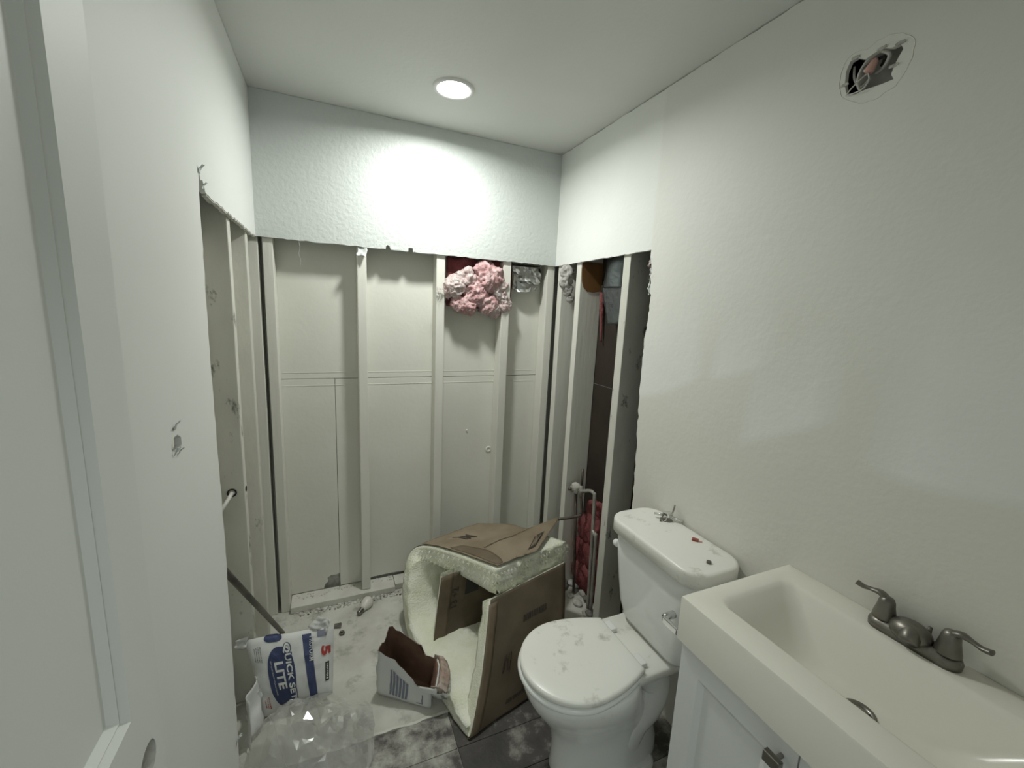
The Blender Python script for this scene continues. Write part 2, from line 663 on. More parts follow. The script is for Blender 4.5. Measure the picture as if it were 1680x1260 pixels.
SEAM = 1.234
SX = .3105
low = rag((SX - .085, .037), (SX - .001, .037), 3, .001, 4)
bite = [(SX - .085, .040), (SX - .078, .062), (SX - .062, .076), (SX - .066, .098), (SX - .045, .112), (SX - .02, .108), (SX - .0012, .116)]
o1 = [(-.30, .037), (SX - .085, .037)] + bite[1:] + [(SX - .0012, SEAM - .0012), (-.30, SEAM - .0012)]


def ty(u, v, d):
    return (u, YB + d, v)


slab('panel', o1, [], ty, .013, .08, M['panel'], wb)
o2 = [(SX + .0012, .037)] + [(SX + .0012 + i * .06, .037 + (.012 + .016 * abs(noise.noise(Vector((i * 1.3, 2, 1))))) * (1 if 2 < i < 9 else 0)) for i in range(1, 14)] + [(1.85, .037), (1.85, SEAM - .0015), (SX + .0012, SEAM - .0012)]
slab('panel', o2, [], ty, .013, .08, M['panel'], wb)
slab('panel', [(-.30, SEAM + .0012), (1.85, SEAM + .0018), (1.85, 2.50), (-.30, 2.50)], [], ty, .013, .08, M['panel'], wb)
box('backing_board', (-.30, 1.85, YB + .03, YB + .045, 0, 2.5), M['gyp'], wb, 0)
# flat tape ridges beside the seam, paint buttons, torn paper strips
box('tape_ridge', (.07, 1.45, YB - .0012, YB + .001, SEAM + .030, SEAM + .034), M['panel'], wb, .0005)
box('tape_ridge', (.07, 1.45, YB - .0012, YB + .001, SEAM - .038, SEAM - .034), M['panel'], wb, .0005)
for px, py, r in ((801, 737, .020), (766, 706, .007)):
    p = ony(px, py, YB)
    obj('paint_button', *lathe([(r, 0), (r * .95, .004), (r * .55, .006), (r * .5, .0045), (.0005, .005)], (p.x, YB + .001, p.z), (0, -1, 0), 20), M['panel'], wb, True)
# loose flap of paper at the top of one stud, hanging strip of tape
fx = .446
obj('paper_flap', *gridvf(lambda u, v: (fx - .022 + .044 * u + .004 * math.sin(v * 5), .006 - .018 * v * v + .004 * math.sin(u * 5), HB - .001 - .045 * v + .012 * noise.noise(Vector((u * 4, 1, v * 3)))), 8, 8), M['header'], wb, True, solid=.0015)
obj('tape_strip', *tube(smoothpath([(.170, .008, HB), (.176, .002, HB - .03), (.170, .004, HB - .06), (.178, 0, HB - .09), (.173, .002, HB - .118)], 5), [.003 - .0001 * i for i in range(21)], 6, .3), M['header'], wb, True)

# ---- left wall
ST = [(-2.45, 0.0), (-.930, 0.0)]
edge = []
for i, (a, b) in enumerate((((-.930, 0.0), (-.905, .35)), ((-.905, .35), (-.886, .88)), ((-.886, .88), (-.893, 1.42)), ((-.893, 1.42), (-.878, 1.875)))):
    edge += [(p.x, p.y) for p in rag(a, b, 14, .0045, 40 + i)][1:]
nb = [(-.872, 1.905), (-.868, 1.945), (-.855, 1.915), (-.835, 1.92), (-.815, 1.895)]
bot = [(p.x, p.y) for p in rag((-.80, 1.893), (0.0, HB), 40, .004, 44)]
LHOLE = [(lambda p: (p.y, p.z))(onx(a, b, 0)) for a, b in ((282, 724), (286, 717), (291, 713), (297, 717), (298, 729), (295, 741), (290, 748), (285, 750), (282, 738))]
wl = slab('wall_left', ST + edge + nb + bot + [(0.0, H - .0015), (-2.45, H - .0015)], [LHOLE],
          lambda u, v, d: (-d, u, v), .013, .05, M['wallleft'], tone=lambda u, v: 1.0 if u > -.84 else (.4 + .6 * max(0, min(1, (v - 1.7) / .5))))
tag(wl, 'white left wall cut open beside the alcove with ragged drywall edge', 'wall', kind='structure')
for i, (a, b, m) in enumerate(((-.492, -.448, 'studdirty'), (-.160, -.112, 'studdirty'), (-1.35, -1.31, 'stud'))):
    stud((-.1, -.014, a, b, .002, 2.49), wl, m, 20 + i)
slab('panel', [(-2.45, 0), (.10, 0), (.10, 2.5), (-2.45, 2.5)], [], lambda u, v, d: (-.102 - d, u, v), .013, 0, M['panel'], wl)
# strip of left header edge: bare gypsum lip seen from below
obj('gypsum_lip', *loft([[(-.0128, p[0], p[1] - .0005), (-.0015, p[0], p[1] - .0005), (-.0015, p[0], p[1] - .004), (-.0128, p[0], p[1] - .006)] for p in bot]), M['gyp'], wl)
# torn flakes round the hole left by a towel bar screw and at the broken corner
for j, (yy, zz, s) in enumerate(((-1.206, 1.352, .016), (-1.218, 1.30, .013), (-1.193, 1.295, .010), (-.868, 1.935, .018), (-.85, 1.90, .014), (-.925, .27, .02), (-.93, .12, .028), (-.93, .05, .02))):
    rn = random.Random(60 + j)
    obj('torn_paper_flake', *gridvf(lambda u, v: (.0015 + .010 * v * v * (1 + noise.noise(Vector((u * 3, v * 3, j)))), yy + s * (u - .5) * (1 - .5 * v), zz + s * 1.2 * (v - .3) + .3 * s * noise.noise(Vector((u * 5, j, v)))), 5, 5), M['header'], wl, True, solid=.0008)
box('anchor_backing', (-.03, -.016, -1.25, -1.17, 1.26, 1.38), M['boxmetal'], wl, .002)
# old plumbing strap screws, dark hole with pipe stub on the stud
p = onx(374, 826, -.05)
sp = empty('pipe_stub', (-.05, -.492, p.z), 'short white pipe stub poking from a dark hole in the left stud', 'pipe')
hx = -.055
obj('hole_collar', *lathe([(.016, 0), (.016, .004), (.011, .004), (.011, .001)], (hx, -.491, p.z), (0, -1, 0), 18), M['dark'], sp, True)
obj('stub', *tube([(hx, -.494, p.z), (hx - .004, -.52, p.z - .008), (hx - .035, -.60, p.z - .055)], [.007, .007, .006], 10), M['wire'], sp, True)
q = onx(407, 795, -.013)
obj('knot_hole', *lathe([(.012, 0), (.010, .002), (.004, .001)], (-.014, -.470, q.z), (1, 0, 0), 14), M['dark'], wl, True)

# ---- right wall: painted drywall, two by six studs, dark boards behind
eh = [(-1.478, 2.197), (-1.470, 2.225), (-1.472, 2.262), (-1.482, 2.292), (-1.500, 2.305), (-1.520, 2.302), (-1.548, 2.302), (-1.572, 2.290), (-1.590, 2.268), (-1.596, 2.236), (-1.590, 2.208), (-1.572, 2.192), (-1.545, 2.188), (-1.510, 2.186)]
eh = []
for px, py in ((1389, 157), (1386, 140), (1388, 118), (1395, 101), (1405, 95), (1420, 97), (1433, 88), (1448, 79), (1464, 78), (1478, 71), (1482, 80), (1473, 96), (1467, 108), (1462, 122), (1466, 130), (1446, 138), (1422, 146), (1404, 154)):
    p = onx(px, py, W)
    eh.append((p.y, p.z))
EC = (sum(p[0] for p in eh) / len(eh), sum(p[1] for p in eh) / len(eh))
re = []
for i, (a, b) in enumerate((((-.862, 0.0), (-.858, .55)), ((-.858, .55), (-.842, 1.0)), ((-.842, 1.0), (-.822, 1.45)), ((-.822, 1.45), (-.835, 1.70)), ((-.835, 1.70), (-.812, HB - .002)))):
    re += [(p.x, p.y) for p in rag(a, b, 16, .0055, 80 + i)][1:]
rb = [(p.x, p.y) for p in rag((-.80, HB - .003), (0.0, HB - .004), 40, .002, 90)]
rt = [(p.x, min(p.y, H)) for p in rag((0, H - .0025), (-2.45, H - .0025), 90, .0022, 91)]
# lower border of the white overspray, given as (px,py) seen on the wall
bl = [[(1040, 660), (1100, 648), (1165, 622)], [(1152, 632), (1210, 622), (1290, 602)], [(1200, 737), (1300, 718), (1390, 700)], [(1395, 768), (1480, 800), (1560, 822), (1700, 848)]]
BL = [[(lambda p: (p.y, p.z))(onx(a, b, W)) for a, b in L] for L in bl]


def zat(L, y):
    for i in range(len(L) - 1):
        a, b = L[i], L[i + 1]
        lo, hi = min(a[0], b[0]), max(a[0], b[0])
        if lo <= y <= hi:
            return a[1] + (b[1] - a[1]) * (y - a[0]) / (b[0] - a[0])
    return None


def rtone(y, z):
    if y > -.815 and z > 1.85:
        return 1.0
    t = 0.0
    for i, L in enumerate(BL):
        zb = zat(L, y)
        if zb is not None:
            h = (.60, .30, .36, .8)[i]
            y0_, y1_ = L[0][0], L[-1][0]
            side = min(1, (y - y1_) / .10, ((y0_ - y) / .06 if i else 1)) if i < 3 else min(1, (y0_ - y) / .12)
            if z > zb:
                t = max(t, max(0, 1 - (z - zb) / h) ** .7 * min(1, (z - zb) / .03) * max(0, side))
    base = .42 + .35 * noise.noise(Vector((y * 1.5, z * 1.5, 0)))
    up = max(0, min(1, (z - 1.20) / .5))
    t = max(t, base * up)
    return max(0, min(1, t))


wr = slab('wall_right', [(-2.45, 0.0), (-.862, 0.0)] + re + rb + rt, [eh], lambda u, v, d: (W + d, u, v), .013, .018, M['wall'], tone=rtone)
tag(wr, 'skim coated white right wall with a cut opening and an electrical hole', 'wall', kind='structure')
XR = 1.673
for i, (a, b, m) in enumerate(((-.064, -.014, 'stud'), (-.262, -.216, 'stud'), (-.668, -.618, 'studdirty'), (-1.05, -1.01, 'stud'))):
    stud((W + .014, XR - .001, a, b, .002, 2.49), wr, m, 40 + i)
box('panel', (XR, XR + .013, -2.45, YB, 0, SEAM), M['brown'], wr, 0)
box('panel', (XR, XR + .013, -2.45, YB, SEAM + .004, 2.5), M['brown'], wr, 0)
# bare orange wood left unsprayed near the top of the second stud
bw = [(W + .020, 1.90), (W + .016, 1.86), (W + .022, 1.80), (W + .034, 1.765), (W + .06, 1.745), (W + .10, 1.742), (XR - .002, 1.752), (XR - .002, 1.90)]
slab('bare_wood_patch', bw, [], lambda u, v, d: (u, -.2655 + d, v), .002, 0, M['barewood'], wr)
# ragged paper and fibre at the top corner of the cut
for j in range(9):
    rn = random.Random(300 + j)
    yy, zz, s = -.818 + rn.uniform(-.004, .004), 1.893 - .019 * j, rn.uniform(.018, .034)
    fw = rn.uniform(.012, .034) * (1.2 if j < 4 else .6)
    obj('torn_paper_flake', *gridvf(lambda u, v: (W + .006 + .006 * v + .008 * noise.noise(Vector((u * 3, v * 2, j))), yy + fw * v * (1 - .5 * abs(u - .4)) + .010 * noise.noise(Vector((u * 4, j, v * 2))), zz + s * (u - .5) * (1 - .45 * v) - .020 * v + .006 * noise.noise(Vector((v * 5, u * 3, j)))), 6, 6), M['pinkdust'] if j in (0, 2) else M['header'], wr, True, solid=.001)

hq = [(Vector((W + .016, -.822 - .004 * (k % 3), 1.885 - .012 * k)), Vector((0, .6, -.8))) for k in range(9)]
h_ = obj('loose_fibres', *hairs(hq, 120, .045, .0016, 33), M['pinkdust'], wr)
h_['kind'] = 'stuff'
# ---- wall behind the viewer with the doorway
wf = slab('wall_front', [(-.1, 0), (.0, 0), (.0, 2.06), (.80, 2.06), (.80, 0), (1.66, 0), (1.66, H), (-.1, H)], [], lambda u, v, d: (u, -2.45 - d, v), .11, 0, M['wall'])
tag(wf, 'wall round the doorway facing the gutted alcove', 'wall', kind='structure')

# ---- door standing open along the left wall
DX0, DX1, DY0, DY1 = .020, .055, -2.31, -1.55
pan = []
for a, b in ((-1.638, -1.885), (-1.975, -2.222)):
    for z0, z1 in ((1.078, 1.93), (.22, .84)):
        pan.append((b, a, z0, z1))
hole = onx(246, 1247, DX1)
HY, HZ, HR = -1.607, hole.z, .027
hc = [(HY + HR * math.cos(2 * math.pi * k / 28), HZ + HR * math.sin(2 * math.pi * k / 28)) for k in range(28)]
rects = [[(a, c), (b, c), (b, d), (a, d)] for a, b, c, d in pan]
dr = slab('door_1', [(DY0, .01), (DY1, .01), (DY1, 2.04), (DY0, 2.04)], [hc] + rects, lambda u, v, d: (DX1 - d, u, v), DX1 - DX0, 0, M['door'])
tag(dr, 'moulded panel door standing open with an empty lockset hole', 'door', kind='structure')
for a, b, c, d in pan:
    prof = [(0, 0), (.0008, -.0008), (.0095, -.0085), (.0099, -.0070), (.0112, -.0070), (.0200, -.0155), (.021, -.0157), (.04, -.0157)]
    rings = []
    for s, h in prof:
        rings.append([(DX1 + h, a + s, c + s), (DX1 + h, b - s, c + s), (DX1 + h, b - s, d - s), (DX1 + h, a + s, d - s)])
    v, f = loft(rings, False, True)
    obj('panel', v, f, M['door'], dr)
obj('lockset_liner', *lathe([(HR + .0002, 0), (HR - .001, .034)], (DX1 - .0345, HY, HZ), (1, 0, 0), 28, True, False), M['gyp'], dr, True)

# ================================================================== RECESSED LAMP
lm = empty('recessed_ceiling_lamp', LAMP, 'round glowing recessed lamp with white trim in the ceiling', 'ceiling lamp')
obj('trim_ring', *lathe([(LR * .80, .004), (LR * .80, -.004), (LR * .9, -.008), (LR * 1.03, -.006), (LR * 1.06, -.001), (LR * 1.06, .0)], LAMP, (0, 0, 1), 48, False, False), M['white'], lm, True)
obj('housing', *lathe([(LR * .92, 0), (LR * .92, .09), (.001, .09)], LAMP, (0, 0, 1), 32, False, False), M['white'], lm, True)
obj('lens', *lathe([(LR * .82, .003), (LR * .6, -.0015), (LR * .3, -.004), (.001, -.005)], LAMP, (0, 0, 1), 40, False, False), M['lens'], lm, True)
ll = bpy.data.lights.new('lamp_light', 'AREA')
ll.shape = 'DISK'
ll.size = LR * 1.6
ll.energy = LAMP_POWER
ll.color = (.97, 1.0, .945)
ll.spread = math.radians(168)
lo = bpy.data.objects.new('lamp_light', ll)
COL.objects.link(lo)
lo.location = LAMP + Vector((0, 0, -.010))

# ================================================================== TOILET
TY = -1.185
tl = empty('toilet', (1.18, TY, 0), 'white two piece toilet with dusty closed lid beside the vanity', 'toilet')


def egg(xf, xb, hw, z, n=40, p=2.3, cy=TY, bfrac=.42):
    """egg outline: round front at xf, squarer back at xb"""
    out = []
    xm = xb - (xb - xf) * bfrac
    for k in range(n):
        a = 2 * math.pi * k / n
        c, s = math.cos(a), math.sin(a)
        e = 2 / p
        y = cy + hw * math.copysign(abs(s) ** e, s)
        x = xm + (xb - xm) * abs(c) ** e if c > 0 else xm - (xm - xf) * abs(c) ** (2 / 2.0)
        out.append(Vector((x, y, z)))
    return out


rings = [egg(.985, 1.42, .105, .004), egg(.98, 1.42, .108, .02), egg(.985, 1.42, .103, .05), egg(.985, 1.40, .098, .12), egg(.975, 1.38, .100, .18),
         egg(.955, 1.35, .112, .225), egg(.925, 1.32, .135, .27), egg(.895, 1.30, .155, .315), egg(.872, 1.285, .168, .355), egg(.862, 1.275, .173, .385), egg(.860, 1.27, .174, .408), egg(.868, 1.26, .168, .418)]
bowl = obj('bowl', *loft(rings), M['porcelain'], tl, True)
# rear deck that carries the tank
dk = [rrect(1.20, 1.46, TY - .085, TY + .085, .03, .34), rrect(1.19, 1.485, TY - .125, TY + .125, .03, .39), rrect(1.185, 1.495, TY - .14, TY + .14, .03, .418), rrect(1.185, 1.495, TY - .142, TY + .142, .03, .434), rrect(1.19, 1.49, TY - .137, TY + .137, .028, .440)]
obj('deck', *loft(dk), M['dustyporc'], tl, True)
for s in (-1, 1):
    pts = smoothpath([(1.33, TY + s * .020, .36), (1.37, TY + s * .026, .29), (1.34, TY + s * .030, .22), (1.28, TY + s * .030, .17), (1.26, TY + s * .032, .11), (1.29, TY + s * .030, .06)], 6)
    obj('trapway', *tube(pts, [.062 + .016 * math.sin(math.pi * i / (len(pts) - 1)) for i in range(len(pts))], 20), M['porcelain'], tl, True)
    obj('bolt_cap', *lathe([(.014, 0), (.013, .014), (.006, .022), (.001, .023)], (1.12, TY + s * .118, .0), (0, 0, 1), 14), M['white'], tl, True)
ftr = [rrect(1.05, 1.36, TY - .128, TY + .128, .05, z, 5) for z in (.002, .018)] + [rrect(1.06, 1.35, TY - .118, TY + .118, .05, .03, 5)]
obj('foot', *loft(ftr), M['porcelain'], tl, True)


def dlid(z0, z1, xf, xb, hw, bw, e=.008):
    def out(inset, z):
        o = []
        n = 40
        for k in range(n + 1):
            a = math.pi / 2 + math.pi * k / n
            # from +y side round the front to -y side
            xm = xf + .185
            rx = (xm - xf) - inset
            o.append(Vector((xm + rx * math.cos(a), TY + (hw - inset) * math.sin(a), z)))
        m = 8
        for k in range(1, m + 1):
            t = k / m
            o.append(Vector((xf + .185 + (xb - inset - xf - .185) * t, TY - (hw - inset) - (bw - hw) * t ** 1.8, z)))
        o.append(Vector((xb - inset, TY, z)))
        for k in range(m, 0, -1):
            t = k / m
            o.append(Vector((xf + .185 + (xb - inset - xf - .185) * t, TY + (hw - inset) + (bw - hw) * t ** 1.8, z)))
        return o
    return loft([out(e * .8, z0), out(0, z0 + e * .6), out(0, z1 - e), out(e * .35, z1 - e * .3), out(e * 1.1, z1), out(.05, z1 + .0015), out(.10, z1 + .002)])


obj('seat', *dlid(.419, .438, .846, 1.232, .180, .132), M['porcelain'], tl, True)
obj('seat_lid', *dlid(.4395, .462, .852, 1.240, .177, .128), M['dustyporc'], tl, True)
for s in (-1, 1):
    h_ = box('hinge', (1.228, 1.268, TY + s * .085 - .024, TY + s * .085 + .024, .438, .456), M['white'], tl, .004)
# tank and its lid
TKY0, TKY1 = TY - .226, TY + .188
tk = []
for z, ix, iy, r in ((.443, .050, .085, .05), (.449, .034, .062, .05), (.47, .024, .045, .055), (.52, .016, .030, .055), (.60, .010, .018, .055), (.70, .004, .008, .05), (.805, 0, 0, .05)):
    tk.append(rrect(1.305 + ix, 1.500, TKY0 + iy, TKY1 - iy, r, z, 6))
obj('tank', *loft(tk), M['porcelain'], tl, True)
ld = []
for z, i_ in ((.800, .006), (.803, 0), (.842, 0), (.848, .002), (.8515, .006), (.853, .014), (.8535, .06)):
    ld.append(rrect(1.283 + i_, 1.514 - i_, TKY0 - .018 + i_, TKY1 + .018 - i_, .075 - min(i_, .06), z, 8))
obj('tank_lid', *loft(ld), M['dustyporc'], tl, True)
lv = obj('flush_lever', *merge(boxvf(1.262, 1.276, TY - .215, TY - .150, .648, .670)), M['chrome'], tl, bevel=.004)
obj('pivot', *lathe([(.012, 0), (.012, .050), (.009, .056)], (1.325, TY - .152, .664), (-1, 0, 0), 16), M['chrome'], lv, True)
# supply fitting stub at the tank's far side
obj('side_clip', *lathe([(.012, 0), (.016, .004), (.014, .02), (.006, .03)], (1.335, TKY1 - .01, .725), (0, 1, -.2), 12), M['white'], tl, True)

# loose things on the tank lid
ZL = .8535
p = onz(1096, 853, ZL)
cr = empty('faucet_handle_part', (p.x, p.y, ZL), 'small chrome cross handle lying on the toilet tank lid', 'fitting')
v, f = boxvf(-.013, .013, -.011, .011, .012, .032)
ob = obj('hub', [Vector(q) + Vector((p.x, p.y, ZL)) for q in v], f, M['chrome'], cr, bevel=.003)
for dx, dy, dz0, dz1, nm in ((-.030, .042, .018, .014, 'arm'), (.028, -.046, .012, .006, 'arm')):
    c0 = Vector((p.x, p.y, ZL + .02))
    c1 = Vector((p.x + dx * 1.2, p.y + dy * .9, ZL + dz1))
    obj(nm, *tube([c0, c0.lerp(c1, .5), c1], [.006, .0055, .0045], 10), M['chrome'], cr, True)
obj('arm', *tube([(p.x - .012, p.y + .012, ZL + .024), (p.x - .032, p.y + .004, ZL + .012), (p.x - .036, p.y + .002, ZL + .001)], .004, 8), M['nickel'], cr, True)
obj('pin', *tube([(p.x + .012, p.y - .006, ZL + .03), (p.x + .016, p.y - .008, ZL + .048), (p.x + .017, p.y - .009, ZL + .062)], .003, 8), M['nickel'], cr, True)
obj('flange', *lathe([(.020, 0), (.019, .003), (.008, .005), (.008, .014)], (p.x - .004, p.y, ZL), (0, 0, 1), 20), M['nickel'], cr, True)
p = onz(1141, 887, ZL)
rc = empty('red_clip', (p.x, p.y, ZL), 'tiny red plastic clip on the toilet tank lid', 'clip')
v, f = boxvf(-.012, .010, -.008, .008, 0, .007)
obj('clip_body', [Matrix.Rotation(-.9, 3, 'Z') @ Vector(q) + Vector((p.x, p.y, ZL)) for q in v], f, M['redclip'], rc, bevel=.0015)
v, f = boxvf(.009, .022, -.004, .004, 0, .003)
obj('clip_tongue', [Matrix.Rotation(-.9, 3, 'Z') @ Vector(q) + Vector((p.x, p.y, ZL)) for q in v], f, M['pinkcap'], rc, bevel=.001)
p = onz(1163, 924, ZL)
nut = obj('hex_nut', *lathe([(.0045, 0), (.008, .0), (.008, .007), (.0045, .007)], (p.x, p.y, ZL), (0, 0, 1), 6), M['iron'], None)
tag(nut, 'small dark nut on the toilet tank lid', 'nut')

# ================================================================== VANITY
vy0, vy1, vx = -2.150, -1.540, 1.112
va = empty('vanity_cabinet', (1.32, -1.845, 0), 'grey white vanity cabinet with shaker doors under the sink top', 'cabinet')
obj('carcass', *merge(boxvf(vx + .022, W - .002, vy0 + .008, vy1 - .008, .09, .803), boxvf(vx + .06, W - .002, vy0 + .008, vy1 - .008, .0, .09)), M['cab'], va, bevel=.002)
yg = -1.848


def shaker(name, y0, y1, z0, z1):
    x = vx + .004
    fr = .058
    rg = []
    for s, d in ((0, .0), (fr, .0), (fr + .014, .009), (fr + .02, .009)):
        rg.append([Vector((x + d, y0 + s, z0 + s)), Vector((x + d, y1 - s, z0 + s)), Vector((x + d, y1 - s, z1 - s)), Vector((x + d, y0 + s, z1 - s))])
    bk = [Vector((x + .018, y0, z0)), Vector((x + .018, y1, z0)), Vector((x + .018, y1, z1)), Vector((x + .018, y0, z1))]
    return obj(name, *loft([bk] + rg), M['cab'], va, bevel=.0008)


d1 = shaker('door', yg + .0015, vy1 - .010, .10, .798)
d2 = shaker('door', vy0 + .010, yg - .0015, .10, .798)
for d, y in ((d1, yg + .030), (d2, yg - .030)):
    p = onx(1275, 1243, vx - .01)
    kz = p.z
    obj('knob', *merge(tube([(vx + .005, y, kz), (vx - .018, y, kz)], .005, 10), boxvf(vx - .032, vx - .018, y - .017, y + .017, kz - .012, kz + .012)), M['nickel'], d, bevel=.003)
# integrated sink top
so = []
ZT = .925


def rr(x0, x1, y0, y1, r, z):
    return rrect(x0, x1, y0, y1, r, z, 6)


X0, X1, Y0, Y1 = vx - .008, W - .001, vy0 - .004, vy1 + .002
bx0, bx1, by0, by1 = 1.182, 1.440, -2.105, -1.585
rg = [rr(X0 + .02, X1, Y0 + .02, Y1 - .02, .003, .806), rr(X0, X1, Y0, Y1, .004, .806), rr(X0, X1, Y0, Y1, .004, ZT - .004), rr(X0 + .0015, X1, Y0 + .0015, Y1 - .0015, .004, ZT - .001), rr(X0 + .005, X1 - .002, Y0 + .005, Y1 - .005, .004, ZT),
      rr(bx0 - .006, bx1 + .006, by0 - .006, by1 + .006, .032, ZT), rr(bx0, bx1, by0, by1, .03, ZT - .002), rr(bx0 + .006, bx1 - .006, by0 + .010, by1 - .010, .03, ZT - .008)]
for t in (.25, .5, .75, .9, 1.0):
    z = ZT - .008 - .105 * math.sin(t * math.pi / 2) ** 1.1
    rg.append(rr(bx0 + .006 + .030 * t, bx1 - .006 - .085 * t, by0 + .01 + .135 * t, by1 - .01 - .135 * t, .03 + .02 * t, z))
rg.append(rr(bx0 + .07, bx1 - .11, by0 + .20, by1 - .20, .03, ZT - .1145))
sk = empty('sink_top', (1.32, -1.845, .805), 'cream sink top with a rectangular basin on the vanity cabinet', 'sink')
obj('basin_top', *loft(rg), M['vtop'], sk, True, bevel=0)
for o in (sk.children[0],):
    md = o.modifiers.new('e', 'EDGE_SPLIT')
    md.split_angle = math.radians(40)
dz = ZT - .1145
dcx, dcy = 1.312, -1.843
obj('drain', *lathe([(.024, .0), (.031, .0015), (.030, .004), (.022, .002), (.021, -.003)], (dcx, dcy, dz), (0, 0, 1), 28, True, False), M['nickel'], sk, True)
obj('drain_stopper', *lathe([(.019, -.002), (.018, .003), (.010, .006), (.001, .0065)], (dcx, dcy, dz), (0, 0, 1), 24), M['nickel'], sk, True)

# faucet
fa = empty('bathroom_faucet', (1.482, -1.842, ZT), 'dull pewter two handle faucet at the back of the sink top', 'faucet')
fx0, fy = 1.480, -1.842
FA = []
for z, i_ in ((0, .001), (.012, 0), (.020, .003), (.025, .010)):
    FA.append(rrect(fx0 - .027 + i_, fx0 + .027 - i_, fy - .083 + i_, fy + .083 - i_, .0265 - i_ * .6, ZT + z, 6))
obj('base', *loft(FA), M['pewter'], fa, True)
# low spout hump leaning over the basin
obj('spout', *ico((fx0 - .006, fy + .004, ZT + .0275), .030, 4, 0, 1, 0, (1.05, 1.28, .88)), M['pewter'], fa, True)
obj('spout_nose', *tube(smoothpath([(fx0 - .010, fy, ZT + .030), (fx0 - .028, fy - .004, ZT + .026), (fx0 - .038, fy - .006, ZT + .019)], 5), [.024 - .0008 * i for i in range(11)], 16), M['pewter'], fa, True)
for s in (-1, 1):
    hy = fy + s * .056
    hd = obj('handle', *lathe([(.022, 0), (.0225, .004), (.021, .012), (.017, .030), (.0155, .042), (.012, .050), (.004, .054), (.0008, .0545)], (fx0, hy, ZT + .024), (0, 0, 1), 22), M['pewter'], fa, True)
    z0 = ZT + .062
    pts = smoothpath([(fx0 + .004, hy - s * .004, z0 + .000), (fx0, hy + s * .012, z0 + .015), (fx0 - .003, hy + s * .030, z0 + .015), (fx0 - .006, hy + s * .046, z0 + .013), (fx0 - .008, hy + s * .060, z0 + .016)], 6)
    n = len(pts)
    obj('lever', *tube(pts, [.0155 - .0085 * min(1, i / (n * .5)) + .0025 * max(0, (i / n - .6)) / .4 for i in range(n)], 12, .62, (0, 0, 1)), M['pewter'], hd, True)
obj('lift_rod', *tube([(fx0 + .022, fy - .016, ZT + .02), (fx0 + .022, fy - .016, ZT + .047)], .004, 10), M['iron'], fa, True)

# ================================================================== FOLDED INSULATION BATT
ba = empty('insulation_batt', (.95, -.55, 0), 'yellow fibreglass batt with kraft paper facing, folded on the floor', 'insulation')
ctl = [((.960, -.656, .470), (1.400, -.520, .450)), ((.840, -.460, .450), (1.230, -.350, .455)), ((.705, -.250, .405), (1.045, -.170, .425)), ((.640, -.205, .33), (.99, -.120, .34)),
       ((.604, -.255, .20), (.97, -.150, .20)), ((.603, -.350, .06), (.98, -.250, .06)), ((.628, -.500, .012), (1.01, -.390, .012)), ((.690, -.790, .008), (1.09, -.680, .008)),
       ((.733, -.945, .010), (1.135, -.845, .010)), ((.756, -.962, .040), (1.16, -.856, .04)), ((.830, -.860, .190), (1.28, -.735, .19)), ((.912, -.700, .362), (1.365, -.575, .372))]
nearp = smoothpath([c[0] for c in ctl], 8)
farp = smoothpath([c[1] for c in ctl], 8)
NP = len(nearp)
NW = 22
TH = .080


def outer(i, w):
    """point and outward normal of the paper side: i along the strip, w across it"""
    i = max(0, min(NP - 1.0001, i))
    k = int(i)
    t = i - k
    n_ = nearp[k].lerp(nearp[min(k + 1, NP - 1)], t)
    f_ = farp[k].lerp(farp[min(k + 1, NP - 1)], t)
    a, b = max(0, k - 2), min(NP - 1, k + 3)
    T = (nearp[b] - nearp[a]).lerp(farp[b] - farp[a], w)
    N = (f_ - n_).cross(T).normalized()
    return n_.lerp(f_, w), N


V, F = [], []
for i in range(NP):
    for j in range(NW + 1):
        p, N = outer(i, j / NW)
        V.append(p + N * .002 * noise.noise(p * 20))
n1 = len(V)
for i in range(NP):
    e = min(i, NP - 1 - i) / 3
    for j in range(NW + 1):
        w = j / NW
        p, N = outer(i, w)
        th = TH * (1 + .62 * max(0, 1 - i / 16) ** .8 - .10 * (abs(2 * w - 1) ** 6))
        if i > NP - 4:
            th *= .9
        lim = 1.0
        if 60 <= i <= 74:
            lim = .30 + .055 * abs(i - 67) if abs(i - 67) < 12 else 1
        q = p - N * th * lim
        q += Vector((noise.noise(q * 28), noise.noise(q * 28 + Vector((9, 0, 0))), noise.noise(q * 28 + Vector((0, 9, 0))))) * .006 + Vector((1, 0, 0)) * 0.0
        q += N * .004 * noise.noise(q * 70)
        q.z = max(q.z, .012)
        V.append(q)
S = NW + 1
for i in range(NP - 1):
    for j in range(NW):
        a = i * S + j
        F += [(a, a + 1, a + S + 1, a + S), (n1 + a, n1 + a + S, n1 + a + S + 1, n1 + a + 1)]


def bridge(seq, layers, amp, seed):
    """fuzzy cut face between the paper side and the wool side"""
    global V, F
    prev = None
    for l in range(layers + 1):
        row = []
        for a in seq:
            if l == 0:
                row.append(a)
            elif l == layers:
                row.append(a + n1)
            else:
                p = Vector(V[a]).lerp(Vector(V[a + n1]), l / layers)
                d = Vector((noise.noise(p * 45 + Vector((seed, 0, 0))), noise.noise(p * 45 + Vector((0, seed, 0))), noise.noise(p * 60) * .5)) * amp
                d += Vector((noise.noise(p * 120), noise.noise(p * 120 + Vector((5, 0, 0))), 0)) * amp * .5
                V.append(p + d)
                row.append(len(V) - 1)
        if prev:
            for k in range(len(row) - 1):
                F.append((prev[k], prev[k + 1], row[k + 1], row[k]))
        prev = row


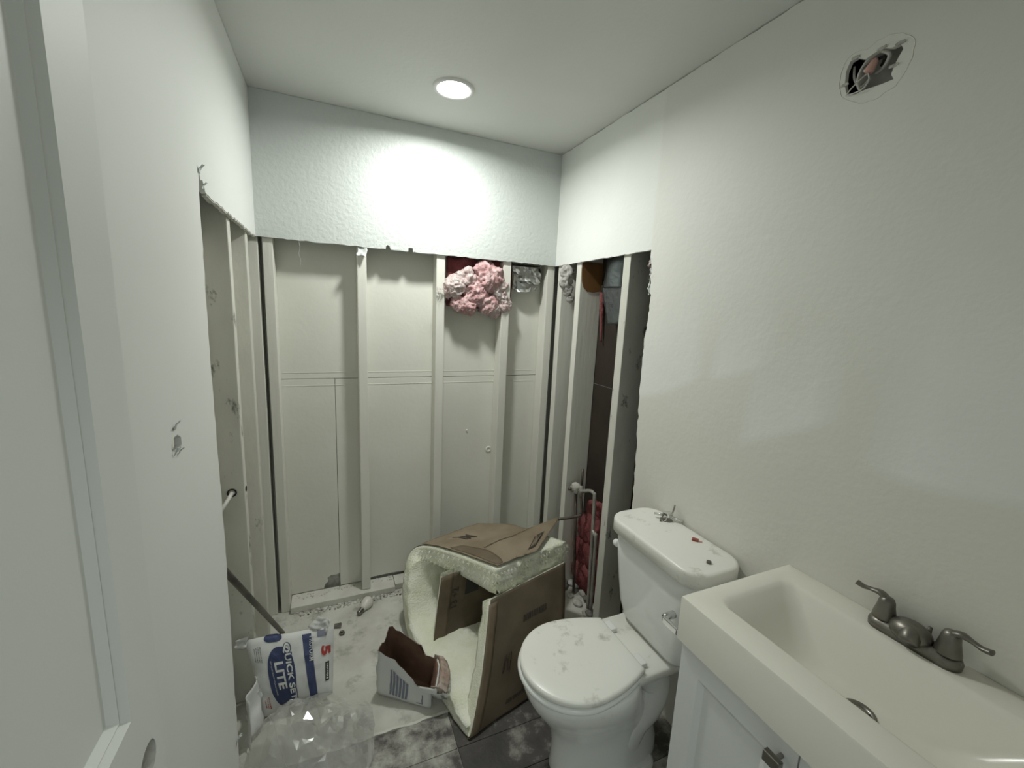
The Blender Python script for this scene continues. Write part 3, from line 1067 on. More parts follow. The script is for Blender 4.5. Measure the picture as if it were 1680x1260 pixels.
bridge([i * S for i in range(NP)], 6, .006, 1)
bridge([i * S + NW for i in range(NP)], 6, .006, 2)
bridge(list(range(S)), 10, .022, 3)
bridge([(NP - 1) * S + j for j in range(S)], 6, .006, 4)
obj('wool', V, F, M['yellow'], ba, True)


def kraft(name, i0, i1, w0, w1, nu, nv, m, off=.003, amp=.003):
    return obj(name, *gridvf(lambda u, v: (lambda pn: pn[0] + pn[1] * (off + amp * noise.noise(pn[0] * 14)))(outer(i0 + (i1 - i0) * u, w0 + (w1 - w0) * v)), nu, nv), m, ba, True, solid=.0012)


kraft('kraft_paper', 15, NP - 1, 0.01, 1.0, 90, 16, M['kraftshade'])
kraft('flange', 66, NP - 2, -.005, .10, 30, 3, M['kraftdark'], .0045, .003)
# top sheet of paper: lifted at the far corner where it hangs on the tub spout pipe
TIP = onz(916, 853, .478)
FN = onz(880, 908, .472)
DIP = onz(868, 871, .456)
BK = onz(800, 862, .425)
ne = smoothpath([outer(.6, .03)[0], outer(4, .01)[0], outer(8, .01)[0], outer(12, .01)[0], outer(16.5, .01)[0]], 6)
fe = smoothpath([FN, FN.lerp(TIP, .6) + Vector((0, 0, -.004)), TIP, TIP.lerp(DIP, .5) + Vector((0, 0, .004)), DIP, DIP.lerp(BK, .5) + Vector((0, 0, .012)), outer(16.5, .97)[0]], 4)


def topsheet(u, v):
    a = u * (len(ne) - 1)
    b = u * (len(fe) - 1)
    A = ne[int(a)].lerp(ne[min(int(a) + 1, len(ne) - 1)], a - int(a))
    B = fe[int(b)].lerp(fe[min(int(b) + 1, len(fe) - 1)], b - int(b))
    p = A.lerp(B, v)
    k = math.sin(math.pi * v)
    p = p + Vector((0, 0, .013 + .006 * k * noise.noise(p * 9) + .0025 * noise.noise(p * 32)))
    if u < .15:
        p += (ne[0] - ne[-1]).normalized() * (.012 * noise.noise(Vector((v * 9, 3, 1))) * (1 - u / .15))
    return p


V, F = gridvf(topsheet, 30, 34)
ts = obj('kraft_sheet', V, F, M['kraft'], ba, True, solid=.0012)
fr_ = obj('flange', *gridvf(lambda u, v: topsheet(.02 + .62 * u, .02 + .13 * v) + Vector((0, 0, .0025)), 20, 4), M['kraftdark'], ba, True, solid=.0008)
# printing on the paper
def onsheet(fn, s, bold, u0, v0, su, sv, flip=1):
    V, F = textvf(s, bold)
    return [fn(u0 - v[1] * su, v0 + v[0] * sv * flip) for v in V], F


def sheet_up(u, v):
    return topsheet(u, v) + Vector((0, 0, .0030))


def quad_on(fn, u0, u1, v0, v1, n=6):
    return gridvf(lambda a, b: fn(u0 + (u1 - u0) * a, v0 + (v1 - v0) * b), n, n)


obj('printed_logo', *quad_on(sheet_up, .06, .20, .70, .86), M['kraftink'], ts)
obj('printed_logo', *onsheet(lambda a, b: sheet_up(a, b) + Vector((0, 0, .0012)), 'JM', .03, .13, .78, .12, .10), M['kraft'], ts)
obj('printed_logo', *onsheet(sheet_up, 'JM', .02, .80, .38, .14, .14), M['kraftink'], ts)
obj('printed_line', *dashes(lambda x, y: sheet_up(.42 - y, .46 + x), 34, .56, .018, 4), M['kraftink'], ts)


def side_face(i0, w0, du, dv):
    def g(a, b):
        p, N = outer(i0 + a * du, w0 + b * dv)
        return p + N * (.0062 + .003 * noise.noise(p * 14))
    return g


def text_on(fn, s, bold=0.0, sx=1, sy=1, rot=0):
    V, F = textvf(s, bold)
    c, q = math.cos(rot), math.sin(rot)
    return [fn((v[0] * c - v[1] * q) * sx, (v[0] * q + v[1] * c) * sy) for v in V], F


kp = [c for c in ba.children if c.name.startswith('kraft_paper')][0]
g = side_face(79, .28, 1, 1)
obj('printed_text', *text_on(lambda x, y: g(x * 3.2, y * .05), 'R-13', .01, 1, 1, 1.57), M['kraftink'], kp)
obj('printed_text', *dashes(lambda x, y: side_face(73, .50, 1, 1)(y, x), 12, .26, .9, 5), M['kraftink'], kp)
obj('printed_text', *dashes(lambda x, y: side_face(83, .58, 1, 1)(y, x), 14, .30, .8, 6), M['kraftink'], kp)
obj('printed_logo', *text_on(lambda x, y: side_face(76, .62, 1, 1)(y * 4.5, x * .13), 'JM', .02), M['kraftink'], kp)
# inner fold: a strip with its paper towards the room, standing inside the loop
a0, a1 = Vector((.752, -.490, .372)), Vector((.706, -.540, .070))
bd = Vector((.33, .05, 0))


def inner(u, v, d=0):
    p = a1.lerp(a0, v) + bd * u
    return p + Vector((.0, 1, 0)) * (d + .004 * noise.noise(p * 12) + .03 * u * (1 - u))


V1, F1 = gridvf(lambda u, v: inner(u, v, .004), 10, 12)
V2, F2 = gridvf(lambda u, v: inner(u, v, .032 + .004 * noise.noise(Vector((u * 9, v * 9, 2)))), 10, 12)
obj('inner_wool', *merge((V1, F1), (V2, F2), loft([[inner(0, v / 12, .004), inner(-.01, v / 12, .018), inner(0, v / 12, .032)] for v in range(13)], False, False, False)), M['yellow'], ba, True)
ik = obj('inner_kraft', *gridvf(lambda u, v: inner(u * .98, v, .0), 10, 12), M['kraftshade'], ba, True, solid=.001)
obj('flange', *gridvf(lambda u, v: inner(-.02 + .2 * u, v, -.002), 4, 12), M['kraftdark'], ba, True, solid=.001)
obj('printed_text', *text_on(lambda x, y: inner(.24 - y * .15, .60 + x * .14, -.0045), '13 +2', .02), M['ink'], ik)
obj('printed_logo', *quad_on(lambda a, b: inner(a, b, -.0035), .40, .62, .60, .86), M['ink'], ik)
# loose fibres along the torn edges
pts = []
for j in range(S):
    p, N = outer(0, j / NW)
    for d_ in (0.02, .05, .07):
        pts.append((p - N * d_, Vector((.35, -.9, -.2))))
for i in range(0, 18):
    p, N = outer(i, 0)
    for d_ in (.02, .05, .075):
        pts.append((p - N * d_, Vector((-.8, -.5, -.2))))
h_ = obj('loose_fibres', *hairs(pts, 1500, .026, .0010, 5), M['yellow'], ba)
h_['kind'] = 'stuff'

# ================================================================== JOINT COMPOUND BAG
bg = empty('joint_compound_bag', (.14, -.57, 0), 'white and blue paper bag of setting joint compound beside the left wall', 'bag')
cBL, cBR = Vector((.012, -.628, .012)), Vector((.270, -.632, .040))
cTL, cTR = Vector((-.010, -.560, .300)), Vector((.282, -.530, .285))
cTL = onz(402, 1050, .295)
cTL.x = max(cTL.x, -.045)
cTR = onz(548, 1026, .275)
cBL = onz(432, 1176, .015)
cBR = onz(546, 1138, .035)


def bagf(u, v, back=0):
    p = cBL.lerp(cBR, u).lerp(cTL.lerp(cTR, u), v)
    e = (4 * max(0, u * (1 - u))) ** .45 * (4 * max(0, v * (1 - v))) ** .45
    nrm = (cBR - cBL).cross(cTL - cBL).normalized()
    c = .0035 * noise.noise(Vector((u * 7, v * 7, back * 5))) + .0025 * noise.noise(Vector((u * 16, v * 14, 3 + back)))
    wr_ = .004 * math.sin(14 * u + 8 * v) * (1 - e)
    if back:
        p = p - nrm * (.075 * e) + nrm * (c + wr_)
        p.z = max(p.z, .004)
        return p
    return p + nrm * (.035 * e + c + wr_)


def bagup(d):
    def g_(u, v):
        nrm = (bagf(min(u + .01, 1), v) - bagf(u - .01, v)).cross(bagf(u, v + .01) - bagf(u, v - .01)).normalized()
        return bagf(u, v) + nrm * d
    return g_


obj('paper_sack', *merge(gridvf(lambda u, v: bagf(u, v), 28, 28), gridvf(lambda u, v: bagf(u, v, 1), 28, 28)), M['paper'], bg, True)
sack = bg.children[0]


def ear(name, p, d, up, L, wd_, seed, m='paper'):
    d = Vector(d).normalized()
    up = Vector(up).normalized()
    s = d.cross(up).normalized()
    return obj(name, *gridvf(lambda u, v: Vector(p) + d * (L * u) + up * (wd_ * (v - .5) * (1 - .35 * u)) + s * (.010 * noise.noise(Vector((u * 4, v * 5, seed))) + .006 * math.sin(v * 9 + seed)), 10, 10), M[m], bg, True, solid=.0012)


ear('folded_ear', bagf(.02, .97), (-.9, -.1, .12), (.2, .3, 1), .040, .050, 3)
ear('folded_ear', bagf(.80, .985), (.55, .25, .75), (.7, -.3, -.2), .050, .085, 8)
ear('folded_ear', bagf(.05, .25), (-.7, -.45, -.35), (.1, -.2, 1), .060, .11, 12)
# lower left gusset falling towards the wall
obj('gusset', *gridvf(lambda u, v: bagf(.02, .05 + .5 * v).lerp(Vector((-.012, -.74 + .05 * v, .015 + .16 * v)), u) + Vector((.012 * math.sin(u * 7), -.012 * math.sin(v * 6 + u * 3), .006 * noise.noise(Vector((u * 5, v * 5, 1))))), 12, 12), M['paper'], bg, True, solid=.0012)


def disc_on(fn, u0, v0, ru, rv, pw=2.4, n=40, k=8):
    V, F = [fn(u0, v0)], []
    for r in range(1, k + 1):
        for a in range(n):
            t = 2 * math.pi * a / n
            c, s = math.cos(t), math.sin(t)
            V.append(fn(u0 + ru * r / k * math.copysign(abs(c) ** (2 / pw), c), v0 + rv * r / k * math.copysign(abs(s) ** (2 / pw), s)))
    for a in range(n):
        F.append((0, 1 + a, 1 + (a + 1) % n))
    for r in range(1, k):
        for a in range(n):
            b = (a + 1) % n
            F.append((1 + (r - 1) * n + a, 1 + (r - 1) * n + b, 1 + r * n + b, 1 + r * n + a))
    return V, F


obj('printed_oval', *disc_on(bagup(.0012), .36, .47, .165, .40), M['blue'], sack)
obj('printed_oval', *disc_on(bagup(.0014), .30, .975, .10, .045), M['blue'], sack)


def bag_text(s, u0, v0, length, height, m, bold=.02, lift=.0022, slant=0):
    """text running down the bag: its x axis is -v, its up is +u"""
    V, F = textvf(s, bold)
    x0, x1, y0, y1 = fitbox(V)
    g_ = bagup(lift)
    L = []
    for v in V:
        a = (v[0] - (x0 + x1) / 2) / (x1 - x0)
        b = (v[1] - (y0 + y1) / 2) / (y1 - y0)
        L.append(g_(u0 + b * height + a * slant, v0 - a * length))
    return obj('printed_text', L, F, M[m], sack)


bag_text('QUICK SET', .455, .52, .78, .110, 'blue', .075, .0020, .03)
bag_text('QUICK SET', .455, .52, .76, .085, 'paper', .03, .0030, .03)
bag_text('LITE', .345, .50, .36, .105, 'paper', .035, .0030, .02)
bag_text('SETTING JOINT COMPOUND', .255, .48, .46, .020, 'paper', 0, .0026, .02)
obj('printed_band', *gridvf(lambda a, b: bagup(.0012)(.625 + .105 * a + .055 * (1 - b), .10 + .86 * b), 5, 16), M['blue'], sack)
bag_text('PROFORM', .735, .765, .32, .060, 'paper', .01, .0026, -.01)
bag_text('5', .905, .69, .14, .115, 'red', .05, .0026)
obj('printed_band', *gridvf(lambda a, b: bagup(.0012)(.895 + .05 * a, .25 + .27 * b), 3, 8), M['ink'], sack)
obj('printed_text', *dashes(lambda x, y: bagup(.0026)(.921 + y, .385 - x), 9, .22, .026, 7), M['paper'], sack)
for i_ in range(4):
    obj('printed_text', *dashes(lambda x, y: bagup(.0022)(.15 - .022 * i_ + y, .80 - x), 12, .20 - .012 * i_, .007, 20 + i_), M['ink'], sack)
for i_ in range(3):
    obj('printed_text', *dashes(lambda x, y: bagup(.0024)(.145 - .026 * i_ + y, .17 - x), 6, .16 - .03 * i_, .013, 30 + i_), M['red'], sack)
obj('printed_picture', *gridvf(lambda a, b: bagup(.0016)(.80 + .11 * a, .895 + .085 * b), 4, 4), M['greyblue'], sack)

# ================================================================== OPEN PAPER SACK
cb = empty('open_paper_sack', (.56, -.72, 0), 'small torn open white paper sack with a brown lining', 'bag')
fl_, fr2, br_, bl_ = Vector((.443, -.655)), Vector((.632, -.795)), Vector((.662, -.705)), Vector((.500, -.560))
loopb = []
for a, b in ((fl_, fr2), (fr2, br_), (br_, bl_), (bl_, fl_)):
    for k in range(12):
        loopb.append(a.lerp(b, k / 12))
cen = sum(loopb, Vector((0, 0))) / len(loopb)
tops = []
TK = [(0, .212), (4, .185), (8, .118), (10, .125), (12, .140), (16, .160), (20, .170), (24, .175), (30, .205), (35, .235), (37, .222), (41, .195), (44, .212), (48, .212)]
for k in range(48):
    for (a, ha), (b, hb_) in zip(TK, TK[1:]):
        if a <= k <= b:
            h = ha + (hb_ - ha) * (k - a) / (b - a)
    tops.append(h + .010 * noise.noise(Vector((k * .9, 0, 0))))


def sackpt(k, t, inset=0.0):
    b = loopb[k % 48]
    d = (b - cen)
    flare = 0
    kk = k % 48
    if 8 < kk < 27:
        flare = .34 * math.sin((kk - 8) / 19 * math.pi) * max(0, t - .55) / .45
    s = 1 + .05 * math.sin(t * 3) + flare - inset / d.length + .05 * noise.noise(Vector((b.x * 20, b.y * 20, t * 3))) + .035 * noise.noise(Vector((b.x * 45, b.y * 45, t * 7)))
    p = cen + d * s
    z = tops[k % 48] * t
    if flare:
        z -= .05 * (max(0, t - .75) / .25) ** 2
    return Vector((p.x, p.y, .007 + z))


NT = 14
V = [sackpt(k, t / NT) for t in range(NT + 1) for k in range(48)]
F = [(t * 48 + k, t * 48 + (k + 1) % 48, (t + 1) * 48 + (k + 1) % 48, (t + 1) * 48 + k) for t in range(NT) for k in range(48)]
F.append(tuple(range(48)))
cs = obj('paper_shell', V, F, M['paper'], cb, True)
V = [sackpt(k, .05 + .95 * t / NT, .0035) for t in range(NT + 1) for k in range(48)]
obj('lining', V, F, M['innerpaper'], cb, True)
# tan flap with torn white rim folded outwards on the right
RT = sackpt(23, 1)
obj('torn_flap', *gridvf(lambda u, v: sackpt(int(11 + 14 * u), .80).lerp(sackpt(int(11 + 14 * u), 1) + Vector((.030 * v, -.012, -.010 * v + .012)), v) + Vector((.008, -.004, .018 * math.sin(v * 3) + .008 * noise.noise(Vector((u * 6, v * 5, 4))))), 22, 10), M['tanpaper'], cb, True, solid=.0012)
obj('torn_rim', *gridvf(lambda u, v: sackpt(int(10 + 12 * u), 1) + Vector((.022 + .020 * v, -.010 - .008 * v, .004 - .026 * v + .010 * noise.noise(Vector((u * 9, v * 3, 7))))), 22, 5), M['paper'], cb, True, solid=.001)
# ruled print on the front
def fronts(u, t, d=.0016):
    k = u * 12
    p = sackpt(int(k), t).lerp(sackpt(int(k) + 1, t), k - int(k))
    return p + Vector((-.55, -.78, .02)).normalized() * d


tp = lambda u: .78 - .20 * u
for i_ in range(6):
    u0 = .26 + .058 * i_
    obj('printed_stripe', *gridvf(lambda a, b: fronts(u0 + .040 * a - .03 * (1 - b) ** 2, .10 + (tp(u0) - .10) * b), 2, 10), M['greyblue'], cs)
obj('printed_stripe', *gridvf(lambda a, b: fronts(.74 + .10 * a, .10 + .025 * b), 4, 2), M['greyblue'], cs)
obj('printed_stripe', *gridvf(lambda a, b: fronts(.84 + .02 * a, .10 + .35 * b), 2, 6), M['greyblue'], cs)

# ================================================================== CLEAR FILM
def filmz(x, y):
    cx, cy = .20, -.79
    d = math.hypot((x - cx) / .26, (y - cy) / .22)
    base = .105 * max(0, 1 - d ** 1.6) + .05 * max(0, 1 - ((x - .10) / .14) ** 2 - ((y + .76) / .13) ** 2)
    wx = x + .03 * noise.noise(Vector((x * 7, y * 7, 9)))
    wy = y + .03 * noise.noise(Vector((x * 7, y * 7, 19)))
    r = (.5 - abs(noise.noise(Vector((wx * 6 + wy * 3, wy * 8, 1))))) * .075 + (.4 - abs(noise.noise(Vector((wx * 15, wy * 13 - wx * 6, 4))))) * .040 + .012 * noise.noise(Vector((x * 34, y * 30, 2)))
    return .010 + base + max(0, r) * (.30 + .70 * max(0, 1 - d))


def filmsheet(cx, cy, rx, ry, seed, step, lift):
    rn_ = random.Random(seed)
    out = []
    for k in range(40):
        a = 2 * math.pi * k / 40
        q = 1 + .30 * noise.noise(Vector((math.cos(a) * 1.6, math.sin(a) * 1.6, seed))) + .10 * noise.noise(Vector((math.cos(a) * 6, math.sin(a) * 6, seed)))
        out.append(Vector((max(.008, cx + rx * q * math.cos(a)), cy + ry * q * math.sin(a))))
    pts_ = list(out)
    x = cx - rx * 1.4
    while x < cx + rx * 1.4:
        y = cy - ry * 1.4
        while y < cy + ry * 1.4:
            jx, jy = x + rn_.uniform(-.45, .45) * step, y + rn_.uniform(-.45, .45) * step
            if inpoly(jx, jy, out):
                pts_.append(Vector((jx, jy)))
            y += step
        x += step
    n_ = len(out)
    R_ = delaunay_2d_cdt(pts_, [(i, (i + 1) % n_) for i in range(n_)], [], 1, 1e-6)
    V_ = [(p.x, p.y, filmz(p.x + lift, p.y - lift) * (1 if not lift else .72)) for p in R_[0]]
    return V_, [tuple(f) for f in R_[2]]


fs = empty('plastic_film', (.20, -.84, 0), '', '')
obj('film_layer', *filmsheet(.195, -.845, .225, .205, 3, .017, 0.0), M['film'], fs)
obj('film_layer', *filmsheet(.215, -.85, .20, .17, 8, .022, .05), M['film'], fs)
obj('film_edge', *tube(smoothpath([(.06, -.74, filmz(.06, -.74) + .002), (.085, -.80, filmz(.085, -.80) + .002), (.10, -.85, filmz(.10, -.85) + .002), (.135, -.92, filmz(.135, -.92) + .002)], 6), .0010, 5), M['film'], fs)
tag(fs, 'crumpled clear plastic film on the floor in front of the compound bag', 'plastic sheet')

# ================================================================== THINGS IN THE ALCOVE
# leaning bar
b0 = Vector((.040, -.140, .004))
b1 = onx(372, 940, -.022)
bar = tag(obj('metal_bar', *tube([b0, b0.lerp(b1, .5), b0.lerp(b1, 1.12)], .0125, 10, .55), M['iron'], None, True), 'dark flat metal bar leaning into the left wall cavity', 'bar')
# light bulb
lb = empty('light_bulb', (.43, -.14, 0), 'white light bulb lying on the dusty alcove floor', 'light bulb')
b0 = onz(588, 1007, .014)
b1 = onz(606, 984, .026)
ax = (b1 - b0).normalized()
L = (b1 - b0).length
obj('globe', *lathe([(.014, .030), (.020, .045), (.028, .062), (.0305, .078), (.028, .093), (.018, .105), (.006, .110), (.0005, .1105)], b0, ax, 22, True, False), M['bulb'], lb, True)
obj('screw_base', *lathe([(.004, -.004), (.009, 0), (.013, .004), (.0122, .008), (.0135, .011), (.0122, .015), (.0135, .018), (.0122, .022), (.0142, .028), (.0145, .032)], b0, ax, 20), M['nickel'], lb, True)
# floor chips
p = onz(553, 1027, .003)
tag(obj('dark_chip', *loft([[(p.x - .02, p.y - .012, .001), (p.x + .018, p.y - .022, .001), (p.x + .022, p.y + .012, .001), (p.x - .012, p.y + .018, .001)], [(p.x - .018, p.y - .011, .008), (p.x + .016, p.y - .020, .009), (p.x + .020, p.y + .011, .010), (p.x - .011, p.y + .016, .008)]]), M['rubbledark'], None, bevel=.001), 'dark flat chip on the floor behind the compound bag', 'debris')
p = onz(561, 1039, .004)
tag(obj('rubber_washer', *lathe([(.006, 0), (.013, 0), (.014, .006), (.012, .012), (.007, .012), (.006, .004)], (p.x, p.y, 0), (0, 0, 1), 18, False, False), M['iron'], None, True), 'small dark rubber washer on the floor beside the compound bag', 'washer')

# pink wool stuffed at the top of a stud bay
pw = empty('pink_insulation', (1.03, .03, 1.60), 'torn pink and grey fibreglass stuffed under the header between studs', 'insulation')
lumps = [(745, 470, .055, 'pinkdust', 1), (765, 455, .050, 'pinkdust', 2), (800, 455, .078, 'pink', 3), (780, 480, .060, 'pink', 4), (768, 500, .052, 'pink', 5), (800, 498, .055, 'pink', 6), (820, 478, .056, 'pinkdust', 7), (826, 499, .044, 'pinkdust', 8), (812, 508, .040, 'pinkdust', 9), (752, 497, .040, 'pink', 10), (735, 478, .030, 'pinkdust', 11)]
hp = []
for px, py, r, m_, s in lumps:
    p = ony(px, py, .028)
    vv, ff = ico((p.x, p.y + .004, p.z), r, 5, r * .55, 15, s, (1, .72, 1.0), True)
    obj('wool_tuft', vv, ff, M[m_], pw, True)
    rn = random.Random(s)
    for q in rn.sample(vv, 320):
        hp.append((q, Vector(q) - Vector((p.x, p.y, p.z)) + Vector((0, -.02, 0))))
p0, p1 = ony(735, 430, .06), ony(842, 432, .06)
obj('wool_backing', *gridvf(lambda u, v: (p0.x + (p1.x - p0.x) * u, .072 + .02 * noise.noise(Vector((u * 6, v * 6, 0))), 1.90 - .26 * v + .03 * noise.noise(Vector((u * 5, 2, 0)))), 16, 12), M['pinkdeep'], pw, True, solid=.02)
h_ = obj('pink_fibres', *hairs(hp, 2600, .015, .0007, 18, .5), M['pink'], pw)
h_['kind'] = 'stuff'
h_ = obj('loose_fibres', *hairs(hp, 2600, .017, .0007, 8, .5), M['pinkdust'], pw)
h_['kind'] = 'stuff'
# a wisp that sticks out over the stud
q0 = ony(748, 475, .0)
q1 = ony(712, 474, -.006)
h_ = obj('wisp', *hairs([(q0.lerp(q1, t / 10), q1 - q0) for t in range(9)], 90, .045, .0016, 9, 0), M['pinkdust'], pw)
h_['kind'] = 'stuff'

# crumpled foil facing in the next bay
ff_ = slab('foil_scrap', [(1.262, 1.893), (1.448, 1.893), (1.446, 1.80), (1.43, 1.775), (1.41, 1.745), (1.395, 1.775), (1.375, 1.74), (1.35, 1.735), (1.31, 1.728), (1.266, 1.75)], [],
           lambda u, v, d: (u, .040 + d - .030 * max(0, (1.86 - v) / .12) * (.5 + abs(noise.noise(Vector((u * 13, v * 13, 1))))) + .038 * abs(noise.noise(Vector((u * 16, v * 14, 3)))) + .022 * noise.noise(Vector((u * 11, v * 26, 5))), v), .0012, .016, M['foil'])
tag(ff_, 'crumpled silver foil scrap hanging under the header in the corner stud bay', 'foil')

# grey wool tuft in the right wall corner bay
gw = empty('grey_insulation', (1.56, -.15, 1.70), 'dusty grey fibreglass tuft in the narrow corner bay of the right wall', 'insulation')
hp = []
for px, py, r, s in ((930, 447, .034, 1), (928, 463, .034, 2), (932, 476, .028, 3), (935, 490, .020, 4)):
    p = ony(px, py, -.142)
    vv, ff = ico(p, r, 4, r * .55, 20, s + 30, (1, .85, 1.1), True)
    obj('wool_tuft', vv, ff, M['greywool'], gw, True)
    for q in random.Random(s).sample(vv, 200):
        hp.append((q, Vector(q) - p))
h_ = obj('loose_fibres', *hairs(hp, 900, .014, .0007, 12), M['greywool'], gw)
h_['kind'] = 'stuff'

# foil duct and wool wisps in the dark bay
dp = [onx(1016, 425, 1.63), onx(1006, 470, 1.625), onx(1012, 545, 1.625)]
fd = empty('foil_duct', (1.63, -.42, 1.55), 'crumpled dark foil duct inside the open bay of the right wall', 'duct')
obj('duct_sleeve', *loft([[Vector((1.625 + .034 * math.cos(a) * s + .006 * noise.noise(Vector((a * 2, z * 20, 0))), y + .075 * math.sin(a) * s + .008 * noise.noise(Vector((a * 2, z * 20, 4))), z)) for a in (2 * math.pi * k / 20 for k in range(20))] for y, z, s in ((-.455, 1.99, .95), (-.452, 1.93, 1.0), (-.448, 1.86, 1.0), (-.440, 1.80, 1.05), (-.435, 1.765, 1.12))], False, False), M['duct'], fd, True)
obj('duct_flap', *gridvf(lambda u, v: (1.60 + .02 * u, -.36 - .17 * u + .006 * noise.noise(Vector((u * 4, v * 4, 0))) - .085 * v * (1 - u), 1.775 + .01 * u - .20 * v + .008 * noise.noise(Vector((u * 5, v * 5, 2)))), 10, 12), M['duct'], fd, True, solid=.0012)
pc = empty('pink_wisp', (1.64, -.31, 1.48), 'thin pink fibreglass wisp hanging in the dark bay of the right wall', 'insulation')
q0, q1 = onx(988, 480, 1.655), onx(986, 560, 1.655)
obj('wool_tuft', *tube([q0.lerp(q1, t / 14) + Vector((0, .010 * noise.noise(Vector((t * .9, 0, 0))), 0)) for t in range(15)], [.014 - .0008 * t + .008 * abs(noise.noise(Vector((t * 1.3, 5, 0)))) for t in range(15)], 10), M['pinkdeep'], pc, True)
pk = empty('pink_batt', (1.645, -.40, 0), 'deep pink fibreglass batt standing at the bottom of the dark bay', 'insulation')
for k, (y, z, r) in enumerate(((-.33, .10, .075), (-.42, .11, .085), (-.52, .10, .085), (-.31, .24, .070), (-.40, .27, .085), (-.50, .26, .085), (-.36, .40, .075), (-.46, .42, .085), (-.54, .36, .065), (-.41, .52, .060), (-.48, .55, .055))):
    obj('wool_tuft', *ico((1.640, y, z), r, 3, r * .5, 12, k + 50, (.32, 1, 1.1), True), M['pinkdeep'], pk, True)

# shower valve and sprayed copper pipes
sv = empty('shower_valve', (1.575, -.40, 0), 'old shower valve with grey sprayed pipes in the right wall bay', 'valve')
XP = 1.575
pv = onx(941, 799, 1.565)
vc = Vector((XP, pv.y - .02, pv.z))
tv = onx(957, 770, XP)
body = obj('valve_body', *merge(tube([vc + Vector((.0, 0, 0)), vc + Vector((-.035, .004, 0))], .020, 16), tube([vc + Vector((0, -.06, .004)), vc + Vector((0, .012, .0))], .013, 12), tube([vc + Vector((0, -.045, -.03)), vc + Vector((0, -.045, .035))], .012, 12)), M['pipe'], sv, True)
obj('plaster_collar', *ico(vc + Vector((-.012, -.006, .004)), .028, 3, .014, 25, 5, (.6, 1, 1.1)), M['rubble'], body, True)
obj('stem', *tube([vc + Vector((-.030, .004, 0)), vc + Vector((-.052, .006, -.001))], .009, 12), M['pipedark'], body, True)
obj('riser_pipe', *tube([vc + Vector((0, -.045, .03)), Vector((XP, vc.y - .045, 1.0 * tv.z + .0))], .0075, 10), M['pipedark'], sv, True)
e1 = onx(976, 812, XP)
e2 = onx(977, 880, XP)
obj('supply_pipe', *tube(smoothpath([vc + Vector((0, -.055, .004)), vc.lerp(Vector((XP, e1.y, e1.z + .01)), .6) + Vector((0, -.02, .01)), Vector((XP, e1.y + .012, e1.z + .004)), Vector((XP, e1.y, e1.z - .03)), Vector((XP, e1.y - .012, .35)), Vector((XP, e1.y - .022, .01))], 6), .0095, 12), M['pipe'], sv, True)
obj('branch_pipe', *tube(smoothpath([Vector((XP - .002, e1.y - .010, e2.z + .02)), Vector((XP - .004, e1.y - .034, e2.z + .006)), Vector((XP - .004, e1.y - .046, e2.z - .02)), Vector((XP - .004, e1.y - .056, .01))], 6), .0090, 12), M['pipe'], sv, True)
obj('supply_pipe', *tube([vc + Vector((0, .008, -.01)), vc + Vector((-.002, -.020, -.28)), Vector((XP - .002, vc.y - .052, .01))], .0085, 12), M['pipedark'], sv, True)
s0 = onx(953, 845, XP)
obj('spout_pipe', *tube(smoothpath([vc + Vector((0, -.045, -.03)), Vector((XP, vc.y - .06, s0.z + .06)), Vector((XP, vc.y - .062, s0.z + .012)), Vector((XP - .02, vc.y - .060, s0.z - .004)), TIP + Vector((-.005, .0, .004))], 6), .0080, 12), M['pipedark'], sv, True)

# rubble at the foot of the bay and behind the toilet
rn = random.Random(14)
for k in range(16):
    y = rn.uniform(-.60, -.28)
    x = rn.choice((rn.uniform(1.538, 1.552), rn.uniform(1.603, 1.622)))
    r = rn.uniform(.016, .034)
    o = obj('plaster_chunk', *ico((x, y, r * .55 + (.012 if k % 3 == 0 else 0)), r, 2, r * .5, 22, k + 70, (1, 1.2, .6)), M['rubble'] if k % 3 else M['rubbledark'])
    tag(o, 'pale plaster chunk in the rubble under the shower valve' if k % 3 else 'dark dirty chunk in the rubble under the shower valve', 'rubble', 'pale plaster chunks under the shower valve' if k % 3 else 'dark chunks under the shower valve')
for k, (x, y, r) in enumerate(((1.47, -1.36, .030), (1.485, -1.42, .022), (1.44, -1.41, .018))):
    o = obj('plaster_chunk', *ico((x, y, .006 + r * .55), r, 2, r * .5, 22, k + 90, (1, 1.2, .7)), M['rubble'])
    tag(o, 'broken plaster chunk on the floor between toilet and vanity', 'rubble', 'plaster chunks beside the toilet')

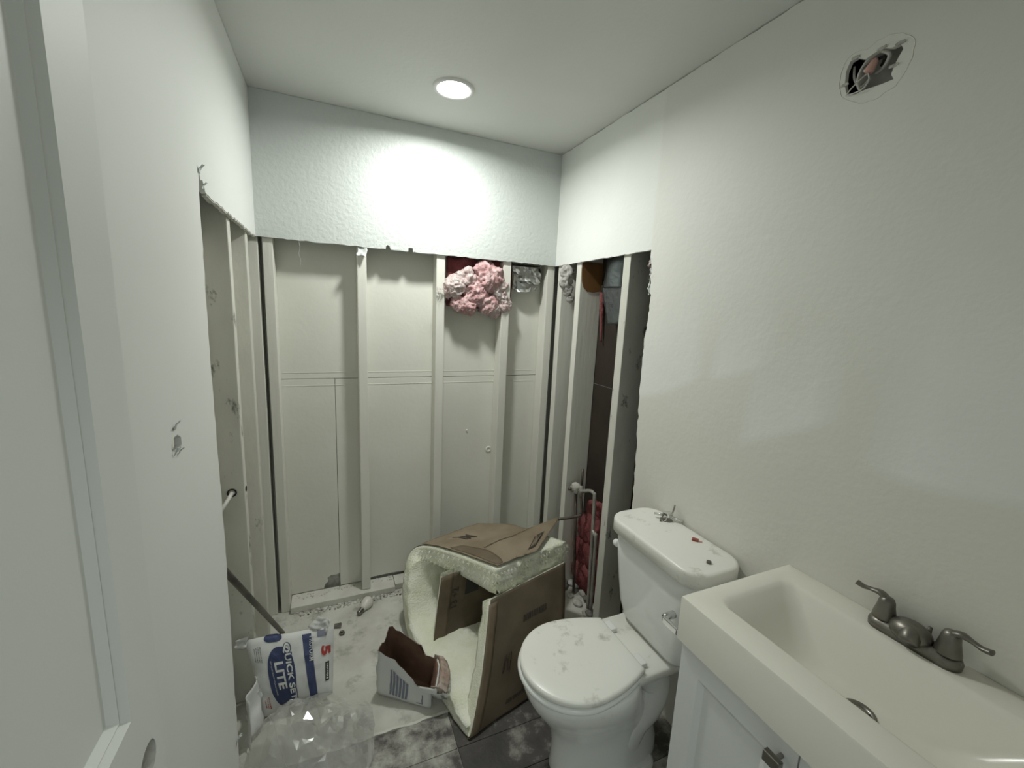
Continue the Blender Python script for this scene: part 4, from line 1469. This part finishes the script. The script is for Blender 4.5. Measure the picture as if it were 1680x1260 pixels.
# ================================================================== ELECTRICAL HOLE
jb = empty('junction_box', (W + .03, EC[0], EC[1]), 'open round electrical box with loose wires in the right wall', 'junction box')
jc = onx(1443, 112, W)
JY_, JZ_ = jc.y, jc.z
obj('box_shell', *lathe([(.001, .050), (.050, .050), (.052, .004), (.047, .004), (.046, .046), (.001, .046)], (W + .002, JY_, JZ_), (1, 0, 0), 28, False, False), M['boxmetal'], jb, True)
jl = onx(1403, 122, W)
obj('box_ear', *lathe([(.004, .0), (.009, .0), (.009, .003), (.004, .003)], (W + .010, jl.y + -.02, jl.z + .006), (-1, 0, 0), 14, False, False), M['nickel'], jb, True)
obj('wire_cap', *lathe([(.009, 0), (.0105, .006), (.008, .024), (.004, .030)], onx(1424, 119, W + .004), Vector((.2, -.35, .9)), 14), M['pinkcap'], jb, True)
c0 = onx(1424, 120, W + .002)
tipw = onx(1388, 157, W - .004)
obj('wire', *tube(smoothpath([c0, onx(1410, 132, W - .006), onx(1396, 146, W - .008), tipw], 6), .0016, 6), M['wire'], jb, True)
obj('wire', *tube(smoothpath([c0, onx(1425, 132, W - .008), onx(1412, 148, W - .010), tipw], 6), .0016, 6), M['wire'], jb, True)
obj('wire', *tube(smoothpath([onx(1402, 110, W + .02), onx(1402, 130, W + .012), onx(1412, 143, W + .010), onx(1428, 128, W + .02)], 6), .0028, 8), M['boxmetal'], jb, True)
obj('cable', *tube(smoothpath([onx(1424, 95, W + .03), onx(1445, 84, W + .012), onx(1460, 90, W + .014), onx(1450, 110, W + .02), onx(1438, 120, W + .03)], 6), .0045, 8), M['boxmetal'], jb, True)
obj('cable', *tube(smoothpath([onx(1430, 105, W + .03), onx(1444, 95, W + .015), onx(1452, 94, W + .014), onx(1446, 108, W + .022)], 6), .0035, 8), M['dark'], jb, True)
ring = []
for px, py in ((1381, 160), (1377, 138), (1384, 108), (1400, 88), (1425, 78), (1450, 62), (1478, 54), (1498, 66), (1496, 92), (1482, 122), (1462, 146), (1432, 164), (1402, 168), (1381, 160)):
    q = onx(px, py, W)
    ring.append(Vector((W + .0002, q.y, q.z)))
obj('skim_ridge', *tube([p_ + Vector((0, .004 * noise.noise(p_ * 60), .004 * noise.noise(p_ * 50 + Vector((3, 0, 0))))) for p_ in smoothpath(ring, 7)], .0012, 6), M['wall'], wr, True)
for k in (1, 4, 7, 9, 12):
    p = eh[k]
    obj('torn_paper_flake', *gridvf(lambda u, v: (W - .0006 - .003 * v + .002 * noise.noise(Vector((u * 4, v, k))), p[0] + .020 * (u - .5) + .006 * noise.noise(Vector((u * 4, v, k))), p[1] + .007 * (v - .5) * (1 - abs(u - .5)) + .004 * noise.noise(Vector((v * 4, u * 3, k)))), 6, 4), M['gyp'], wr, True, solid=.0006)
